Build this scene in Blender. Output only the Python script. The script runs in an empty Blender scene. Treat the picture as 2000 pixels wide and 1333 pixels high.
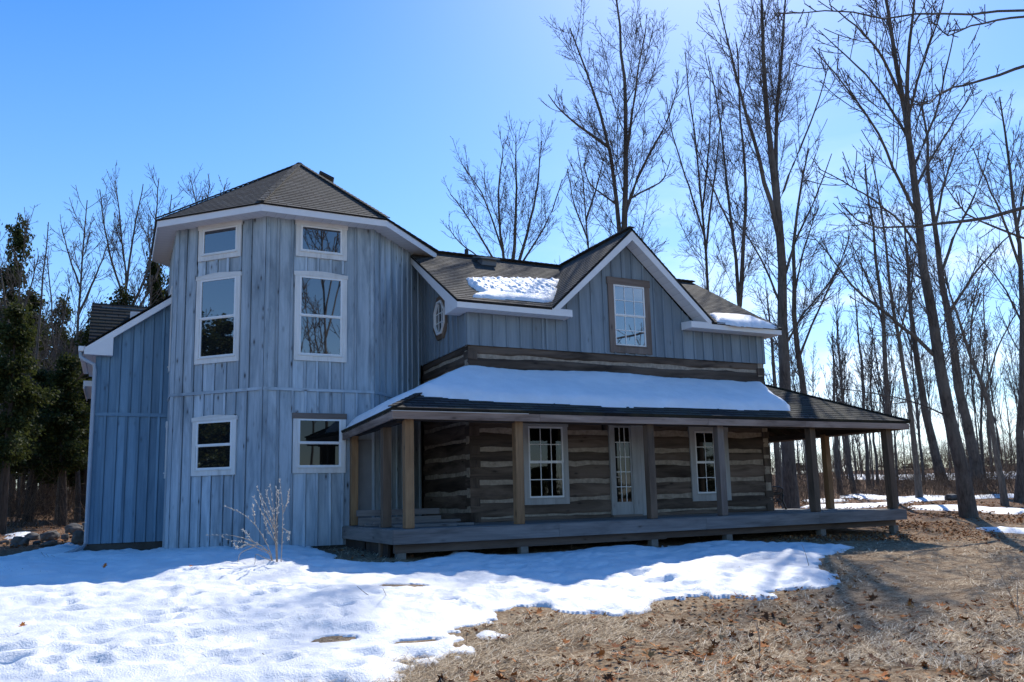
import bpy, bmesh, math, random
import numpy as np
from mathutils import Matrix, Vector
rnd = random.Random(7)
scene = bpy.context.scene
C = scene.collection

# ------------------------------------------------------------------ camera, light, exposure
FPX, CYPX, YAW, PITCH, ROLL = 1580.376, 735.809, 0.45627212, 0.1490989, -0.0253362
_cy, _sy, _cp, _sp = math.cos(YAW), math.sin(YAW), math.cos(PITCH), math.sin(PITCH)
FWD = np.array([_sy*_cp, _cy*_cp, _sp])
_r0 = np.array([_cy, -_sy, 0.0]); _u0 = np.cross(_r0, FWD)
RGT = _r0*math.cos(ROLL) + _u0*math.sin(ROLL)
UPV = -_r0*math.sin(ROLL) + _u0*math.cos(ROLL)
cam_d = bpy.data.cameras.new("camera"); cam = bpy.data.objects.new("camera", cam_d); C.objects.link(cam)
cam.matrix_world = Matrix([[RGT[i], UPV[i], -FWD[i], 0] for i in range(3)] + [[0, 0, 0, 1]])
cam_d.sensor_width = 36; cam_d.lens = FPX/2000*36
cam_d.shift_y = (CYPX-666.5)/2000
cam_d.clip_start = 0.1; cam_d.clip_end = 3000
scene.camera = cam

SUN_AZ, SUN_EL = math.radians(43.5), math.radians(44.6)   # azimuth from +Y towards +X
SUNV = Vector((math.cos(SUN_EL)*math.sin(SUN_AZ), math.cos(SUN_EL)*math.cos(SUN_AZ), math.sin(SUN_EL)))
sun_d = bpy.data.lights.new("sun", 'SUN'); sun = bpy.data.objects.new("sun", sun_d); C.objects.link(sun)
sun_d.energy = 3.5; sun_d.angle = math.radians(0.53); sun_d.color = (1.0, 0.94, 0.84)
sun.rotation_euler = SUNV.to_track_quat('Z', 'Y').to_euler()

world = bpy.data.worlds.new("World"); scene.world = world; world.use_nodes = True
nt = world.node_tree; nt.nodes.clear()
def N(nt, t, **kw):
    n = nt.nodes.new(t)
    for k, v in kw.items():
        if k in n.inputs.keys() if isinstance(k, str) else False: n.inputs[k].default_value = v
        else: setattr(n, k, v)
    return n
out = N(nt, 'ShaderNodeOutputWorld'); bg = N(nt, 'ShaderNodeBackground')
sky = N(nt, 'ShaderNodeTexSky'); sky.sky_type = 'NISHITA'; sky.sun_disc = False
sky.sun_elevation = SUN_EL; sky.sun_rotation = SUN_AZ
sky.altitude = 200; sky.air_density = 1.1; sky.dust_density = 0.4; sky.ozone_density = 4.5
hs = N(nt, 'ShaderNodeHueSaturation'); hs.inputs['Saturation'].default_value = 1.38; hs.inputs['Hue'].default_value = 0.507
nt.links.new(sky.outputs[0], hs.inputs['Color'])
# thin clouds near the horizon
tc = N(nt, 'ShaderNodeTexCoord'); mp = N(nt, 'ShaderNodeMapping'); mp.inputs['Scale'].default_value = (2.2, 2.2, 9)
nz = N(nt, 'ShaderNodeTexNoise'); nz.inputs['Scale'].default_value = 2.2; nz.inputs['Detail'].default_value = 6
cr = N(nt, 'ShaderNodeValToRGB'); cr.color_ramp.elements[0].position = 0.47; cr.color_ramp.elements[1].position = 0.66
sx = N(nt, 'ShaderNodeSeparateXYZ'); mr = N(nt, 'ShaderNodeMapRange')
mr.inputs[1].default_value = 0.03; mr.inputs[2].default_value = 0.42; mr.inputs[3].default_value = 0.75; mr.inputs[4].default_value = 0.0
mm = N(nt, 'ShaderNodeMath'); mm.operation = 'MULTIPLY'
mixc = N(nt, 'ShaderNodeMixRGB'); mixc.inputs[2].default_value = (8.5, 9.2, 10.2, 1)
nt.links.new(tc.outputs['Generated'], mp.inputs[0]); nt.links.new(mp.outputs[0], nz.inputs[0]); nt.links.new(nz.outputs[0], cr.inputs[0])
nt.links.new(tc.outputs['Generated'], sx.inputs[0]); nt.links.new(sx.outputs[2], mr.inputs[0])
mx_ = N(nt, 'ShaderNodeMapRange'); mx_.inputs[1].default_value = 0.4; mx_.inputs[2].default_value = 0.66
ml_ = N(nt, 'ShaderNodeMath'); ml_.operation = 'MULTIPLY'; nt.links.new(sx.outputs[0], mx_.inputs[0]); nt.links.new(mx_.outputs[0], ml_.inputs[0]); nt.links.new(cr.outputs[0], ml_.inputs[1])
nt.links.new(ml_.outputs[0], mm.inputs[0]); nt.links.new(mr.outputs[0], mm.inputs[1]); nt.links.new(mm.outputs[0], mixc.inputs[0])
mh = N(nt, 'ShaderNodeMapRange'); mh.inputs[1].default_value = 0.0; mh.inputs[2].default_value = 0.62; mh.inputs[3].default_value = 0.30; mh.inputs[4].default_value = 0.0
mixh = N(nt, 'ShaderNodeMixRGB'); mixh.inputs[2].default_value = (5.6, 7.2, 9.6, 1)
nt.links.new(sx.outputs[2], mh.inputs[0]); nt.links.new(mh.outputs[0], mixh.inputs[0]); nt.links.new(hs.outputs[0], mixh.inputs[1])
nt.links.new(mixh.outputs[0], mixc.inputs[1]); nt.links.new(mixc.outputs[0], bg.inputs[0])
bg.inputs[1].default_value = 0.12
nt.links.new(bg.outputs[0], out.inputs[0])
scene.view_settings.view_transform = 'Standard'; scene.view_settings.look = 'None'
scene.view_settings.exposure = 0.68; scene.view_settings.gamma = 1.0
scene.cycles.use_denoising = True
scene.cycles.max_bounces = 6; scene.cycles.transparent_max_bounces = 8

# ------------------------------------------------------------------ picture ray -> world point helpers
def ray(x, y): return RGT*((x-1000)/FPX) + UPV*((CYPX-y)/FPX) + FWD
def at(x, y, D): return ray(x, y)*D
def onPl(x, y, p0, n):
    d = ray(x, y); n = np.array(n, float); return d*((np.array(p0, float)@n)/(d@n))

# ------------------------------------------------------------------ noise in numpy
def vnoise(x, y, scale, seed):
    r = np.random.RandomState(seed); G = r.rand(128, 128)
    x = np.asarray(x)/scale; y = np.asarray(y)/scale
    xi = np.floor(x).astype(int); yi = np.floor(y).astype(int); fx = x-xi; fy = y-yi
    fx = fx*fx*(3-2*fx); fy = fy*fy*(3-2*fy)
    a = G[xi % 128, yi % 128]; b = G[(xi+1) % 128, yi % 128]; c = G[xi % 128, (yi+1) % 128]; d = G[(xi+1) % 128, (yi+1) % 128]
    return (a*(1-fx)+b*fx)*(1-fy)+(c*(1-fx)+d*fx)*fy - 0.5
def sstep(a, b, x):
    t = np.clip((np.asarray(x, float)-a)/(b-a), 0, 1); return t*t*(3-2*t)
def ground_z(x, y):
    x = np.asarray(x, float); y = np.asarray(y, float); d = np.hypot(x, y)
    z = -1.55 + 0.62*sstep(6, 17, y) + 0.042*np.clip(np.clip(d, 0, 115)-33, 0, None)*sstep(5, 25, y)
    z = z + (.22*sstep(6, 1, x)+.06*sstep(14, 11, x)*sstep(13.6, 12.3, y))*sstep(6.5, 11, y)*sstep(17.5, 13.5, y)*sstep(-40, -25, x)
    return z + 0.10*vnoise(x, y, 7, 1) + 0.05*vnoise(x, y, 2.3, 2) + 0.5*vnoise(x, y, 60, 3)*sstep(40, 120, d)
def hit_ground(px, py, lo=3.0, hi=200.0):
    d = ray(px, py); t = np.arange(lo, hi, 0.05); P = d[None]*t[:, None]
    w = np.where(P[:, 2] < ground_z(P[:, 0], P[:, 1]))[0]
    return P[w[0]] if len(w) else P[-1]

# ------------------------------------------------------------------ objects
def tag(o, label=None, cat=None, group=None, kind=None):
    if label: o['label'] = label
    if cat: o['category'] = cat
    if group: o['group'] = group
    if kind: o['kind'] = kind
    return o
def wpos(o):
    p = np.array(o.location[:])
    while o.parent: o = o.parent; p = p + np.array(o.location[:])
    return p
def empty(name, loc):
    o = bpy.data.objects.new(name, None); o.location = loc; C.objects.link(o); return o
def mesh_np(name, V, F, mats=None, smooth=False, uv=None):
    """V (n,3), F (m,k) array or list of arrays of different k"""
    me = bpy.data.meshes.new(name)
    Fs = [np.asarray(f) for f in (F if isinstance(F, list) else [F]) if len(f)]
    V = np.asarray(V, float)
    me.vertices.add(len(V)); me.vertices.foreach_set('co', V.ravel())
    loops = np.concatenate([f.ravel() for f in Fs]); cnt = np.concatenate([np.full(len(f), f.shape[1]) for f in Fs])
    me.loops.add(len(loops)); me.loops.foreach_set('vertex_index', loops.astype(np.int32))
    me.polygons.add(len(cnt)); st = np.concatenate([[0], np.cumsum(cnt)[:-1]])
    me.polygons.foreach_set('loop_start', st.astype(np.int32)); me.polygons.foreach_set('loop_total', cnt.astype(np.int32))
    if smooth: me.polygons.foreach_set('use_smooth', np.ones(len(cnt), bool))
    if uv is not None:
        l = me.uv_layers.new(name='UVMap'); l.data.foreach_set('uv', np.asarray(uv, float)[loops].ravel())
    me.update(); me.validate()
    if mats: me.materials.append(mats)
    return me
def add_obj(name, me, parent=None, loc=None):
    o = bpy.data.objects.new(name, me); C.objects.link(o)
    if parent is not None: o.parent = parent
    if loc is not None: o.location = loc
    return o

class MB:
    """collects shapes (world coordinates) for one mesh object"""
    def __init__(s, grain=(0, 0, 1)): s.v = []; s.f = []; s.g = np.array(grain, float); s.uvoff = []; s.cur = (0, 0, s.g.copy())
    def piece(s): s.cur = (rnd.uniform(0, 50), rnd.uniform(0, 50), s.g.copy())
    def poly(s, pts):
        i = len(s.v); s.v += [tuple(map(float, p)) for p in pts]; s.f.append(list(range(i, i+len(pts)))); s.uvoff.append(s.cur)
    def hexa(s, P):
        """8 pts: bottom 0-3, top 4-7, shared verts so that it is one island"""
        s.piece(); i = len(s.v); s.v += [tuple(map(float, p)) for p in P]
        for q in ((3, 2, 1, 0), (4, 5, 6, 7), (0, 1, 5, 4), (1, 2, 6, 5), (2, 3, 7, 6), (3, 0, 4, 7)):
            s.f.append([i+k for k in q]); s.uvoff.append(s.cur)
    def box(s, x0, x1, y0, y1, z0, z1):
        s.hexa([(x0, y0, z0), (x1, y0, z0), (x1, y1, z0), (x0, y1, z0), (x0, y0, z1), (x1, y0, z1), (x1, y1, z1), (x0, y1, z1)])
    def prism(s, A, B):
        """two congruent loops"""
        s.piece(); i = len(s.v); n = len(A); s.v += [tuple(map(float, p)) for p in list(A)+list(B)]
        s.f.append([i+k for k in range(n)]); s.uvoff.append(s.cur)
        s.f.append([i+n+k for k in reversed(range(n))]); s.uvoff.append(s.cur)
        for k in range(n):
            s.f.append([i+k, i+n+k, i+n+(k+1) % n, i+(k+1) % n]); s.uvoff.append(s.cur)
    def bar(s, a, b, w, h, up=(0, 0, 1)):
        a = np.array(a, float); b = np.array(b, float); d = b-a; d /= np.linalg.norm(d)
        sd = np.cross(d, up); sd /= np.linalg.norm(sd); u = np.cross(sd, d)
        c = [(-w/2, -h/2), (w/2, -h/2), (w/2, h/2), (-w/2, h/2)]
        s.prism([a+sd*p+u*q for p, q in c], [b+sd*p+u*q for p, q in c])
    def tube(s, pts, rad, n=8, cap=True):
        pts = [np.array(p, float) for p in pts]; rad = rad if hasattr(rad, '__len__') else [rad]*len(pts)
        s.piece(); i = len(s.v)
        for k, p in enumerate(pts):
            t = pts[min(k+1, len(pts)-1)]-pts[max(k-1, 0)]; t = t/np.linalg.norm(t)
            a = np.cross(t, (0.31, 0.2, 1) if abs(t[2]) < .9 else (1, 0.1, 0)); a /= np.linalg.norm(a); b = np.cross(t, a)
            for j in range(n):
                q = 2*math.pi*j/n; s.v.append(tuple(p+rad[k]*(a*math.cos(q)+b*math.sin(q))))
        for k in range(len(pts)-1):
            for j in range(n):
                s.f.append([i+k*n+j, i+k*n+(j+1) % n, i+(k+1)*n+(j+1) % n, i+(k+1)*n+j]); s.uvoff.append(s.cur)
        if cap:
            s.f.append([i+j for j in reversed(range(n))]); s.uvoff.append(s.cur)
            s.f.append([i+(len(pts)-1)*n+j for j in range(n)]); s.uvoff.append(s.cur)
    def ring(s, fr, o, i, n0, n1):
        """rectangular frame as one connected piece; o, i = (u0, u1, v0, v1)"""
        s.piece(); k = len(s.v); L = lambda q, n: [fr.p(q[0], q[2], n), fr.p(q[1], q[2], n), fr.p(q[1], q[3], n), fr.p(q[0], q[3], n)]
        s.v += [tuple(map(float, p)) for p in L(o, n1)+L(i, n1)+L(i, n0)+L(o, n0)]
        for a in range(4):
            b = (a+1) % 4
            for lo, hi in ((0, 4), (4, 8), (8, 12), (12, 0)): s.f.append([k+lo+a, k+lo+b, k+hi+b, k+hi+a]); s.uvoff.append(s.cur)
    def split(s, name, mat, parent=None, bevel=0.0, smooth=False):
        """every piece an object of its own"""
        par = list(range(len(s.v)))
        def find(a):
            while par[a] != a: par[a] = par[par[a]]; a = par[a]
            return a
        for f in s.f:
            for a in f[1:]: par[find(a)] = find(f[0])
        gr = {}
        for f, u in zip(s.f, s.uvoff): gr.setdefault(find(f[0]), []).append((f, u))
        out = []
        for fs in gr.values():
            m = MB(s.g); ids = sorted({a for f, u in fs for a in f}); mp = {a: i for i, a in enumerate(ids)}
            m.v = [s.v[a] for a in ids]; m.f = [[mp[a] for a in f] for f, u in fs]; m.uvoff = [u for f, u in fs]
            out.append(m.build(name, mat, parent, bevel, smooth))
        return out
    def build(s, name, mat, parent=None, bevel=0.0, smooth=False, base=None, keepuv=None):
        off = wpos(parent) if parent is not None else (np.array(base) if base is not None else np.zeros(3))
        V = np.array(s.v, float)
        me = bpy.data.meshes.new(name)
        me.from_pydata((V-off).tolist(), [], s.f)
        l = me.uv_layers.new(name='UVMap')
        uv = np.zeros((len(me.loops), 2)); li = 0
        for f, uo in zip(s.f, s.uvoff):
            P = V[f]; nrm = np.cross(P[1]-P[0], P[2]-P[0])
            if keepuv is not None:
                e, sv = keepuv
                for p in P: uv[li] = (p@e, p@sv); li += 1
                continue
            ln = np.linalg.norm(nrm); nrm = nrm/ln if ln > 1e-12 else np.array([0, 0, 1.])
            gr = uo[2]; a = np.cross(gr, nrm); la = np.linalg.norm(a)
            if la < .3:
                a = np.array([1., 0, 0]) if abs(nrm[0]) < .9 else np.array([0, 1., 0]); gg = np.cross(nrm, a)
            else: a = a/la; gg = gr
            for p in P: uv[li] = (p@a+uo[0], p@gg+uo[1]); li += 1
        l.data.foreach_set('uv', uv.ravel())
        if keepuv is None:
            bm = bmesh.new(); bm.from_mesh(me); bmesh.ops.recalc_face_normals(bm, faces=bm.faces)
            bm.to_mesh(me); bm.free()
        if smooth: me.polygons.foreach_set('use_smooth', np.ones(len(me.polygons), bool))
        me.materials.append(mat); me.update()
        o = add_obj(name, me, parent, None if parent is not None else tuple(off))
        if bevel:
            m = o.modifiers.new('bevel', 'BEVEL'); m.width = bevel; m.segments = 2; m.limit_method = 'ANGLE'
        return o

# ------------------------------------------------------------------ materials
class MT:
    def __init__(s, name):
        s.m = bpy.data.materials.new(name); s.m.use_nodes = True; s.nt = s.m.node_tree
        s.b = s.nt.nodes['Principled BSDF']; s.o = s.nt.nodes['Material Output']
    def n(s, t): return s.nt.nodes.new(t)
    def l(s, a, b): s.nt.links.new(a, b)
    def tex(s, kind='Object', scale=(1, 1, 1)):
        t = s.n('ShaderNodeTexCoord'); m = s.n('ShaderNodeMapping'); m.inputs['Scale'].default_value = scale
        s.l(t.outputs[kind], m.inputs[0]); return m.outputs[0]
    def noise(s, vec, sc, det=4, rough=.6, dist=0):
        n = s.n('ShaderNodeTexNoise'); s.l(vec, n.inputs[0]); n.inputs['Scale'].default_value = sc
        n.inputs['Detail'].default_value = det; n.inputs['Roughness'].default_value = rough; n.inputs['Distortion'].default_value = dist
        return n.outputs[0]
    def ramp(s, val, stops):
        r = s.n('ShaderNodeValToRGB'); e = r.color_ramp.elements
        while len(e) < len(stops): e.new(.5)
        for x, (p, c) in zip(e, stops): x.position = p; x.color = (c if hasattr(c, '__len__') else (c, c, c))[:3] + (1,) if hasattr(c, '__len__') else (c, c, c, 1)
        s.l(val, r.inputs[0]); return r.outputs[0]
    def mix(s, fac, a, b, mode='MIX'):
        m = s.n('ShaderNodeMixRGB'); m.blend_type = mode
        for i, v in ((0, fac), (1, a), (2, b)):
            if isinstance(v, bpy.types.NodeSocket): s.l(v, m.inputs[i])
            elif i == 0: m.inputs[0].default_value = v
            else: m.inputs[i].default_value = tuple(v)+(1,) if len(v) == 3 else v
        return m.outputs[0]
    def math(s, op, a, b=0.0):
        m = s.n('ShaderNodeMath'); m.operation = op
        for i, v in ((0, a), (1, b)):
            if isinstance(v, bpy.types.NodeSocket): s.l(v, m.inputs[i])
            else: m.inputs[i].default_value = v
        return m.outputs[0]
    def island(s): return s.n('ShaderNodeNewGeometry').outputs['Random Per Island']
    def bump(s, h, strength=.3, dist=.01):
        b = s.n('ShaderNodeBump'); b.inputs['Strength'].default_value = strength; b.inputs['Distance'].default_value = dist
        s.l(h, b.inputs['Height']); s.l(b.outputs[0], s.b.inputs['Normal'])
    def col(s, c):
        if isinstance(c, bpy.types.NodeSocket): s.l(c, s.b.inputs['Base Color'])
        else: s.b.inputs['Base Color'].default_value = tuple(c)+(1,)
    def set(s, rough=.8, spec=.3, metal=0): 
        s.b.inputs['Roughness'].default_value = rough; s.b.inputs['Specular IOR Level'].default_value = spec; s.b.inputs['Metallic'].default_value = metal
        return s.m

def wood(name, dark, mid, light, knot=.6, grain=1.0, blotch=.5, var=.35, stain=None, knotcol=(.03, .022, .018)):
    m = MT(name)
    g1 = m.noise(m.tex('UV', (26*grain, .9, 1)), 1.0, 5, .65, .6)
    g2 = m.noise(m.tex('UV', (90*grain, 2.5, 1)), 1.0, 3, .6, .3)
    g = m.mix(.35, g1, g2)
    c = m.ramp(g, [(.28, dark), (.5, mid), (.72, light)])
    b = m.noise(m.tex('UV', (3.2, .55, 1)), 1.0, 4, .6, .8)
    c = m.mix(blotch, c, m.ramp(b, [(.3, dark), (.62, light)]))
    # per board difference
    v = m.ramp(m.island(), [(0, 1-var), (1, 1+var*.5)])
    c = m.mix(1, c, v, 'MULTIPLY')
    # knots
    vo = m.n('ShaderNodeTexVoronoi'); m.l(m.tex('UV', (6, 2.2, 1)), vo.inputs[0]); vo.inputs['Scale'].default_value = 1.0; vo.inputs['Randomness'].default_value = 1.0
    k = m.ramp(vo.outputs['Distance'], [(.06, 1), (.13, .35), (.24, 0)])
    sel = m.ramp(m.noise(m.tex('UV', (1.7, 1.3, 1)), 1.0, 1), [(.46, 0), (.52, 1)])
    c = m.mix(m.math('MULTIPLY', m.math('MULTIPLY', k, sel), knot), c, knotcol)
    if stain:   # weathering stains with a shape of their own
        sn = m.ramp(m.noise(m.tex('Object', (1.6, 1.6, .35)), 1.0, 5, .65, 1.0), [(.54, 0), (.72, 1)])
        c = m.mix(m.math('MULTIPLY', sn, stain[1]), c, stain[0])
    m.col(c); m.bump(g, .35, .006)
    return m.set(.82, .25)

M = {}
M['tower'] = wood('tower boards', (.16, .22, .27), (.35, .44, .505), (.54, .625, .69), .95, 1, .55, .30, ((.08, .105, .125), .6))
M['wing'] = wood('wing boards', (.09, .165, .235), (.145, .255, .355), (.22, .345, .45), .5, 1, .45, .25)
M['upper'] = wood('upper boards', (.14, .18, .215), (.20, .255, .30), (.265, .325, .375), .35, .8, .35, .2)
M['log'] = wood('hewn logs', (.022, .015, .011), (.080, .057, .043), (.205, .155, .12), 1.0, .7, .7, .5)
M['beam'] = wood('weathered beam', (.07, .04, .027), (.26, .18, .14), (.50, .39, .33), .7, .9, .6, .35)
M['deckw'] = wood('deck wood', (.07, .066, .066), (.19, .18, .175), (.31, .295, .285), .6, .9, .5, .3)
M['post'] = wood('post wood', (.12, .06, .03), (.29, .165, .08), (.42, .27, .145), .9, .8, .5, .35)
M['postd'] = wood('dark post wood', (.045, .03, .021), (.125, .085, .058), (.22, .16, .115), .8, .8, .6, .3)
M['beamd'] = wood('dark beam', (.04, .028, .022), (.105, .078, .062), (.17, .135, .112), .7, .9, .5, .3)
M['trimshade'] = wood('shaded weathered white trim', (.26, .26, .25), (.40, .405, .40), (.50, .51, .51), .3, .7, .4, .08, ((.2, .17, .14), .4))  # white porch trim; the shade is put into its grey, with weathering stains
M['trimb'] = wood('brown trim', (.09, .068, .055), (.19, .15, .125), (.29, .24, .21), .7, .8, .5, .3)
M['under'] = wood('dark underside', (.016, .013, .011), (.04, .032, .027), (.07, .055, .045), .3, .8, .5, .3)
M['trimw'] = wood('white painted trim', (.50, .50, .47), (.70, .71, .69), (.80, .81, .80), .12, .6, .3, .08, ((.36, .31, .25), .35), (.35, .28, .2))
def plain(name, c, rough=.6, spec=.4, nz=.12, sc=6, metal=0, bump=0):
    m = MT(name); n = m.noise(m.tex('Object'), sc, 5, .6)
    m.col(m.mix(nz, c, m.ramp(n, [(.3, tuple(x*.45 for x in c)), (.7, tuple(min(1, x*1.25) for x in c))])))
    if bump: m.bump(n, bump, .01)
    return m.set(rough, spec, metal)
M['alu'] = plain('white fascia metal', (.74, .75, .76), .45, .4, .10, 3)
M['vinyl'] = plain('white sash', (.76, .78, .78), .4, .4, .06)
M['black'] = plain('black iron', (.012, .012, .014), .45, .5, .3, 8)
M['concrete'] = plain('concrete', (.20, .195, .18), .9, .2, .6, 5, 0, .3)
M['found'] = plain('foundation', (.075, .07, .062), .9, .2, .5, 4, 0, .3)
M['flash'] = plain('drip edge', (.45, .42, .40), .4, .5, .2, 6, .3)
M['chink'] = plain('chinking', (.37, .31, .245), .95, .15, .75, 9, 0, .9)
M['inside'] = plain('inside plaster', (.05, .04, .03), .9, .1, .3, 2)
M['panel'] = plain('grey panel', (.18, .19, .20), .7, .2, .25, 3)
def soffit():
    m = MT('white soffit'); w = m.n('ShaderNodeTexWave'); w.wave_type = 'BANDS'; w.bands_direction = 'X'; w.wave_profile = 'SAW'
    m.l(m.tex('UV', (1.6, 1, 1)), w.inputs[0]); w.inputs['Scale'].default_value = 1.0
    c = m.ramp(w.outputs[1], [(0, .35), (.05, .66), (1, .70)]); m.col(c); m.bump(w.outputs[1], .3, .01); return m.set(.5, .4)
M['soffit'] = soffit()
def shingle(name, a, b, c3):
    m = MT(name); br = m.n('ShaderNodeTexBrick'); m.l(m.tex('UV'), br.inputs[0])
    br.inputs['Scale'].default_value = 1; br.inputs['Brick Width'].default_value = .31; br.inputs['Row Height'].default_value = .14
    br.inputs['Mortar Size'].default_value = .012; br.inputs['Bias'].default_value = -.1
    br.inputs['Color1'].default_value = a+(1,); br.inputs['Color2'].default_value = b+(1,); br.inputs['Mortar'].default_value = (.012, .011, .011, 1)
    n = m.noise(m.tex('Object'), 1.3, 5, .65); g = m.noise(m.tex('Object'), 90, 2, .7)
    c = m.mix(m.ramp(n, [(.4, 0), (.7, .6)]), br.outputs[0], c3)
    c = m.mix(.5, c, m.mix(1, c, m.ramp(g, [(.3, .5), (.7, 1.5)]), 'MULTIPLY'))
    m.col(c); m.bump(g, .4, .006); return m.set(.9, .2)
M['shingle'] = shingle('asphalt shingles', (.070, .067, .064), (.125, .118, .110), (.055, .056, .050))
M['shingled'] = shingle('dark porch shingles', (.028, .029, .032), (.066, .065, .064), (.06, .06, .034))
def glass(name, tint, spec=1.0, ior=2.0):
    m = MT(name); m.col(tint); m.b.inputs['IOR'].default_value = ior
    n = m.noise(m.tex('Object'), 1.1, 2, .5); m.bump(n, .025, .02)
    return m.set(.015, .5)
M['glass'] = glass('window glass', (.010, .012, .014), ior=2.7)
M['spout'] = plain('blue grey downspout', (.34, .40, .46), .5, .4, .15, 4)
M['glassd'] = glass('dormer glass', (.02, .03, .04), ior=3.6)
M['glassb'] = glass('dark window glass', (.007, .007, .006), ior=1.5)
def clear():
    m = MT('clear pane'); tr = m.n('ShaderNodeBsdfTransparent'); tr.inputs[0].default_value = (.75, .8, .8, 1)
    gl = m.n('ShaderNodeBsdfGlossy'); gl.inputs['Roughness'].default_value = .01
    mx = m.n('ShaderNodeMixShader'); fr = m.n('ShaderNodeFresnel'); fr.inputs[0].default_value = 1.6
    m.l(fr.outputs[0], mx.inputs[0]); m.l(tr.outputs[0], mx.inputs[1]); m.l(gl.outputs[0], mx.inputs[2]); m.l(mx.outputs[0], m.o.inputs[0]); return m.m
M['clear'] = clear()
def snowmat(name, dirt=0.0, ad=0.0):
    m = MT(name); n = m.noise(m.tex('Object'), 14, 6, .6); n2 = m.noise(m.tex('Object'), 2.0, 4, .6); n3 = m.noise(m.tex('Object'), 60, 3, .6)
    c = m.ramp(n2, [(.3, (.70+ad, .72+ad, .74+ad)), (.7, (.83+ad*.8, .84+ad*.8, .85+ad*.8))])
    if dirt:
        d = m.ramp(m.noise(m.tex('Object', (1, 1, 1)), 38, 2, .5), [(.66, 0), (.70, 1)])
        d2 = m.ramp(m.noise(m.tex('Object'), .7, 3, .5), [(.5, 0), (.65, 1)])
        c = m.mix(m.math('MULTIPLY', m.math('MULTIPLY', d, d2), dirt), c, (.16, .11, .07))
    m.col(c); m.bump(m.mix(.45, n, n3), .65, .035)
    m.b.inputs['Subsurface Weight'].default_value = 0.0
    return m.set(.55, .35)
M['snow'] = snowmat('old snow', .8); M['snowroof'] = snowmat('roof snow', 0, .10)
def groundmat():
    m = MT('leaf littered ground'); o = m.tex('Object')
    big = m.noise(o, .35, 5, .6); mid = m.noise(m.tex('Object', (1, 2.2, 1)), 3.2, 6, .7, .6); fine = m.noise(m.tex('Object', (1, 1.6, 1)), 22, 5, .75, 1.2); ff = m.noise(o, 75, 3, .8)
    c = m.ramp(fine, [(.30, (.05, .034, .022)), (.43, (.27, .185, .115)), (.58, (.54, .41, .265)), (.77, (.84, .70, .50))])
    c2 = m.ramp(fine, [(.28, (.055, .032, .02)), (.45, (.16, .095, .06)), (.58, (.33, .215, .14)), (.76, (.55, .44, .33))])
    # more leaf brown away from the lawn
    sx = m.n('ShaderNodeSeparateXYZ'); m.l(o, sx.inputs[0])
    r = m.n('ShaderNodeMapRange'); m.l(m.math('ADD', sx.outputs[1], m.math('MULTIPLY', big, 8)), r.inputs[0]); r.inputs[1].default_value = 15; r.inputs[2].default_value = 23
    c = m.mix(r.outputs[0], c, c2)
    c = m.mix(m.ramp(mid, [(.42, 0), (.66, .9)]), c, m.mix(1, c, (.50, .42, .35), 'MULTIPLY'))
    lv = m.n('ShaderNodeTexVoronoi'); m.l(m.tex('Object', (1, 1, .3)), lv.inputs[0]); lv.inputs['Scale'].default_value = 9
    lc = m.ramp(lv.outputs['Color'], [(.1, (.10, .045, .02)), (.5, (.24, .11, .045)), (.9, (.34, .19, .10))])
    c = m.mix(m.math('MULTIPLY', m.ramp(lv.outputs['Distance'], [(.22, 1), (.3, 0)]), m.ramp(mid, [(.5, 0), (.58, .75)])), c, lc)
    m.col(c); m.bump(m.mix(.4, fine, ff), .9, .05); return m.set(.95, .1)
M['ground'] = groundmat()
def islandmat(name, stops, rough=.85, obj=False, spec=.15):
    m = MT(name); r = m.n('ShaderNodeObjectInfo').outputs['Random'] if obj else m.island()
    m.col(m.mix(.35, m.ramp(r, stops), m.mix(1, m.ramp(r, stops), m.ramp(m.noise(m.tex('Object'), 30, 3), [(.3, .4), (.7, 1.5)]), 'MULTIPLY'))); return m.set(rough, spec)
M['grass'] = islandmat('dead grass', [(0, (.09, .056, .034)), (.35, (.32, .225, .135)), (.7, (.64, .50, .325)), (1, (.92, .80, .60))])
M['leafs'] = islandmat('brown leaves', [(0, (.06, .03, .018)), (.35, (.22, .085, .03)), (.75, (.40, .17, .055)), (1, (.46, .28, .14))])
M['leaf'] = islandmat('maple leaf', [(0, (.08, .034, .018)), (.35, (.26, .085, .025)), (.75, (.46, .16, .04)), (1, (.48, .25, .10))], obj=True)
def barkmat(name, a, b, c3):
    m = MT(name); n = m.noise(m.tex('Object', (9, 9, 1.6)), 1.6, 6, .7, .5); n2 = m.noise(m.tex('Object'), .8, 4, .6)
    c = m.ramp(n, [(.3, a), (.7, b)]); c = m.mix(m.ramp(n2, [(.45, 0), (.7, .6)]), c, c3)
    m.col(c); m.bump(n, .8, .04); return m.set(.92, .15)
M['bark'] = barkmat('maple bark', (.04, .034, .03), (.17, .145, .125), (.20, .18, .16))
M['twig'] = barkmat('twigs', (.06, .05, .045), (.16, .135, .12), (.11, .095, .085))
M['barkpale'] = barkmat('pale bark', (.07, .06, .052), (.22, .19, .16), (.17, .15, .13))
M['barkdark'] = barkmat('cedar bark', (.03, .022, .017), (.10, .075, .058), (.06, .05, .042))
M['rock'] = plain('field stone', (.13, .12, .11), .9, .2, .75, 4, 0, .8)
M['cedar'] = islandmat('cedar foliage', [(0, (.012, .024, .010)), (.5, (.030, .048, .016)), (.85, (.07, .082, .022)), (1, (.11, .09, .026))], .7)
_n = M['cedar'].node_tree; _t = _n.nodes.new('ShaderNodeBsdfTranslucent'); _x = _n.nodes.new('ShaderNodeMixShader'); _x.inputs[0].default_value = .4
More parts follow.
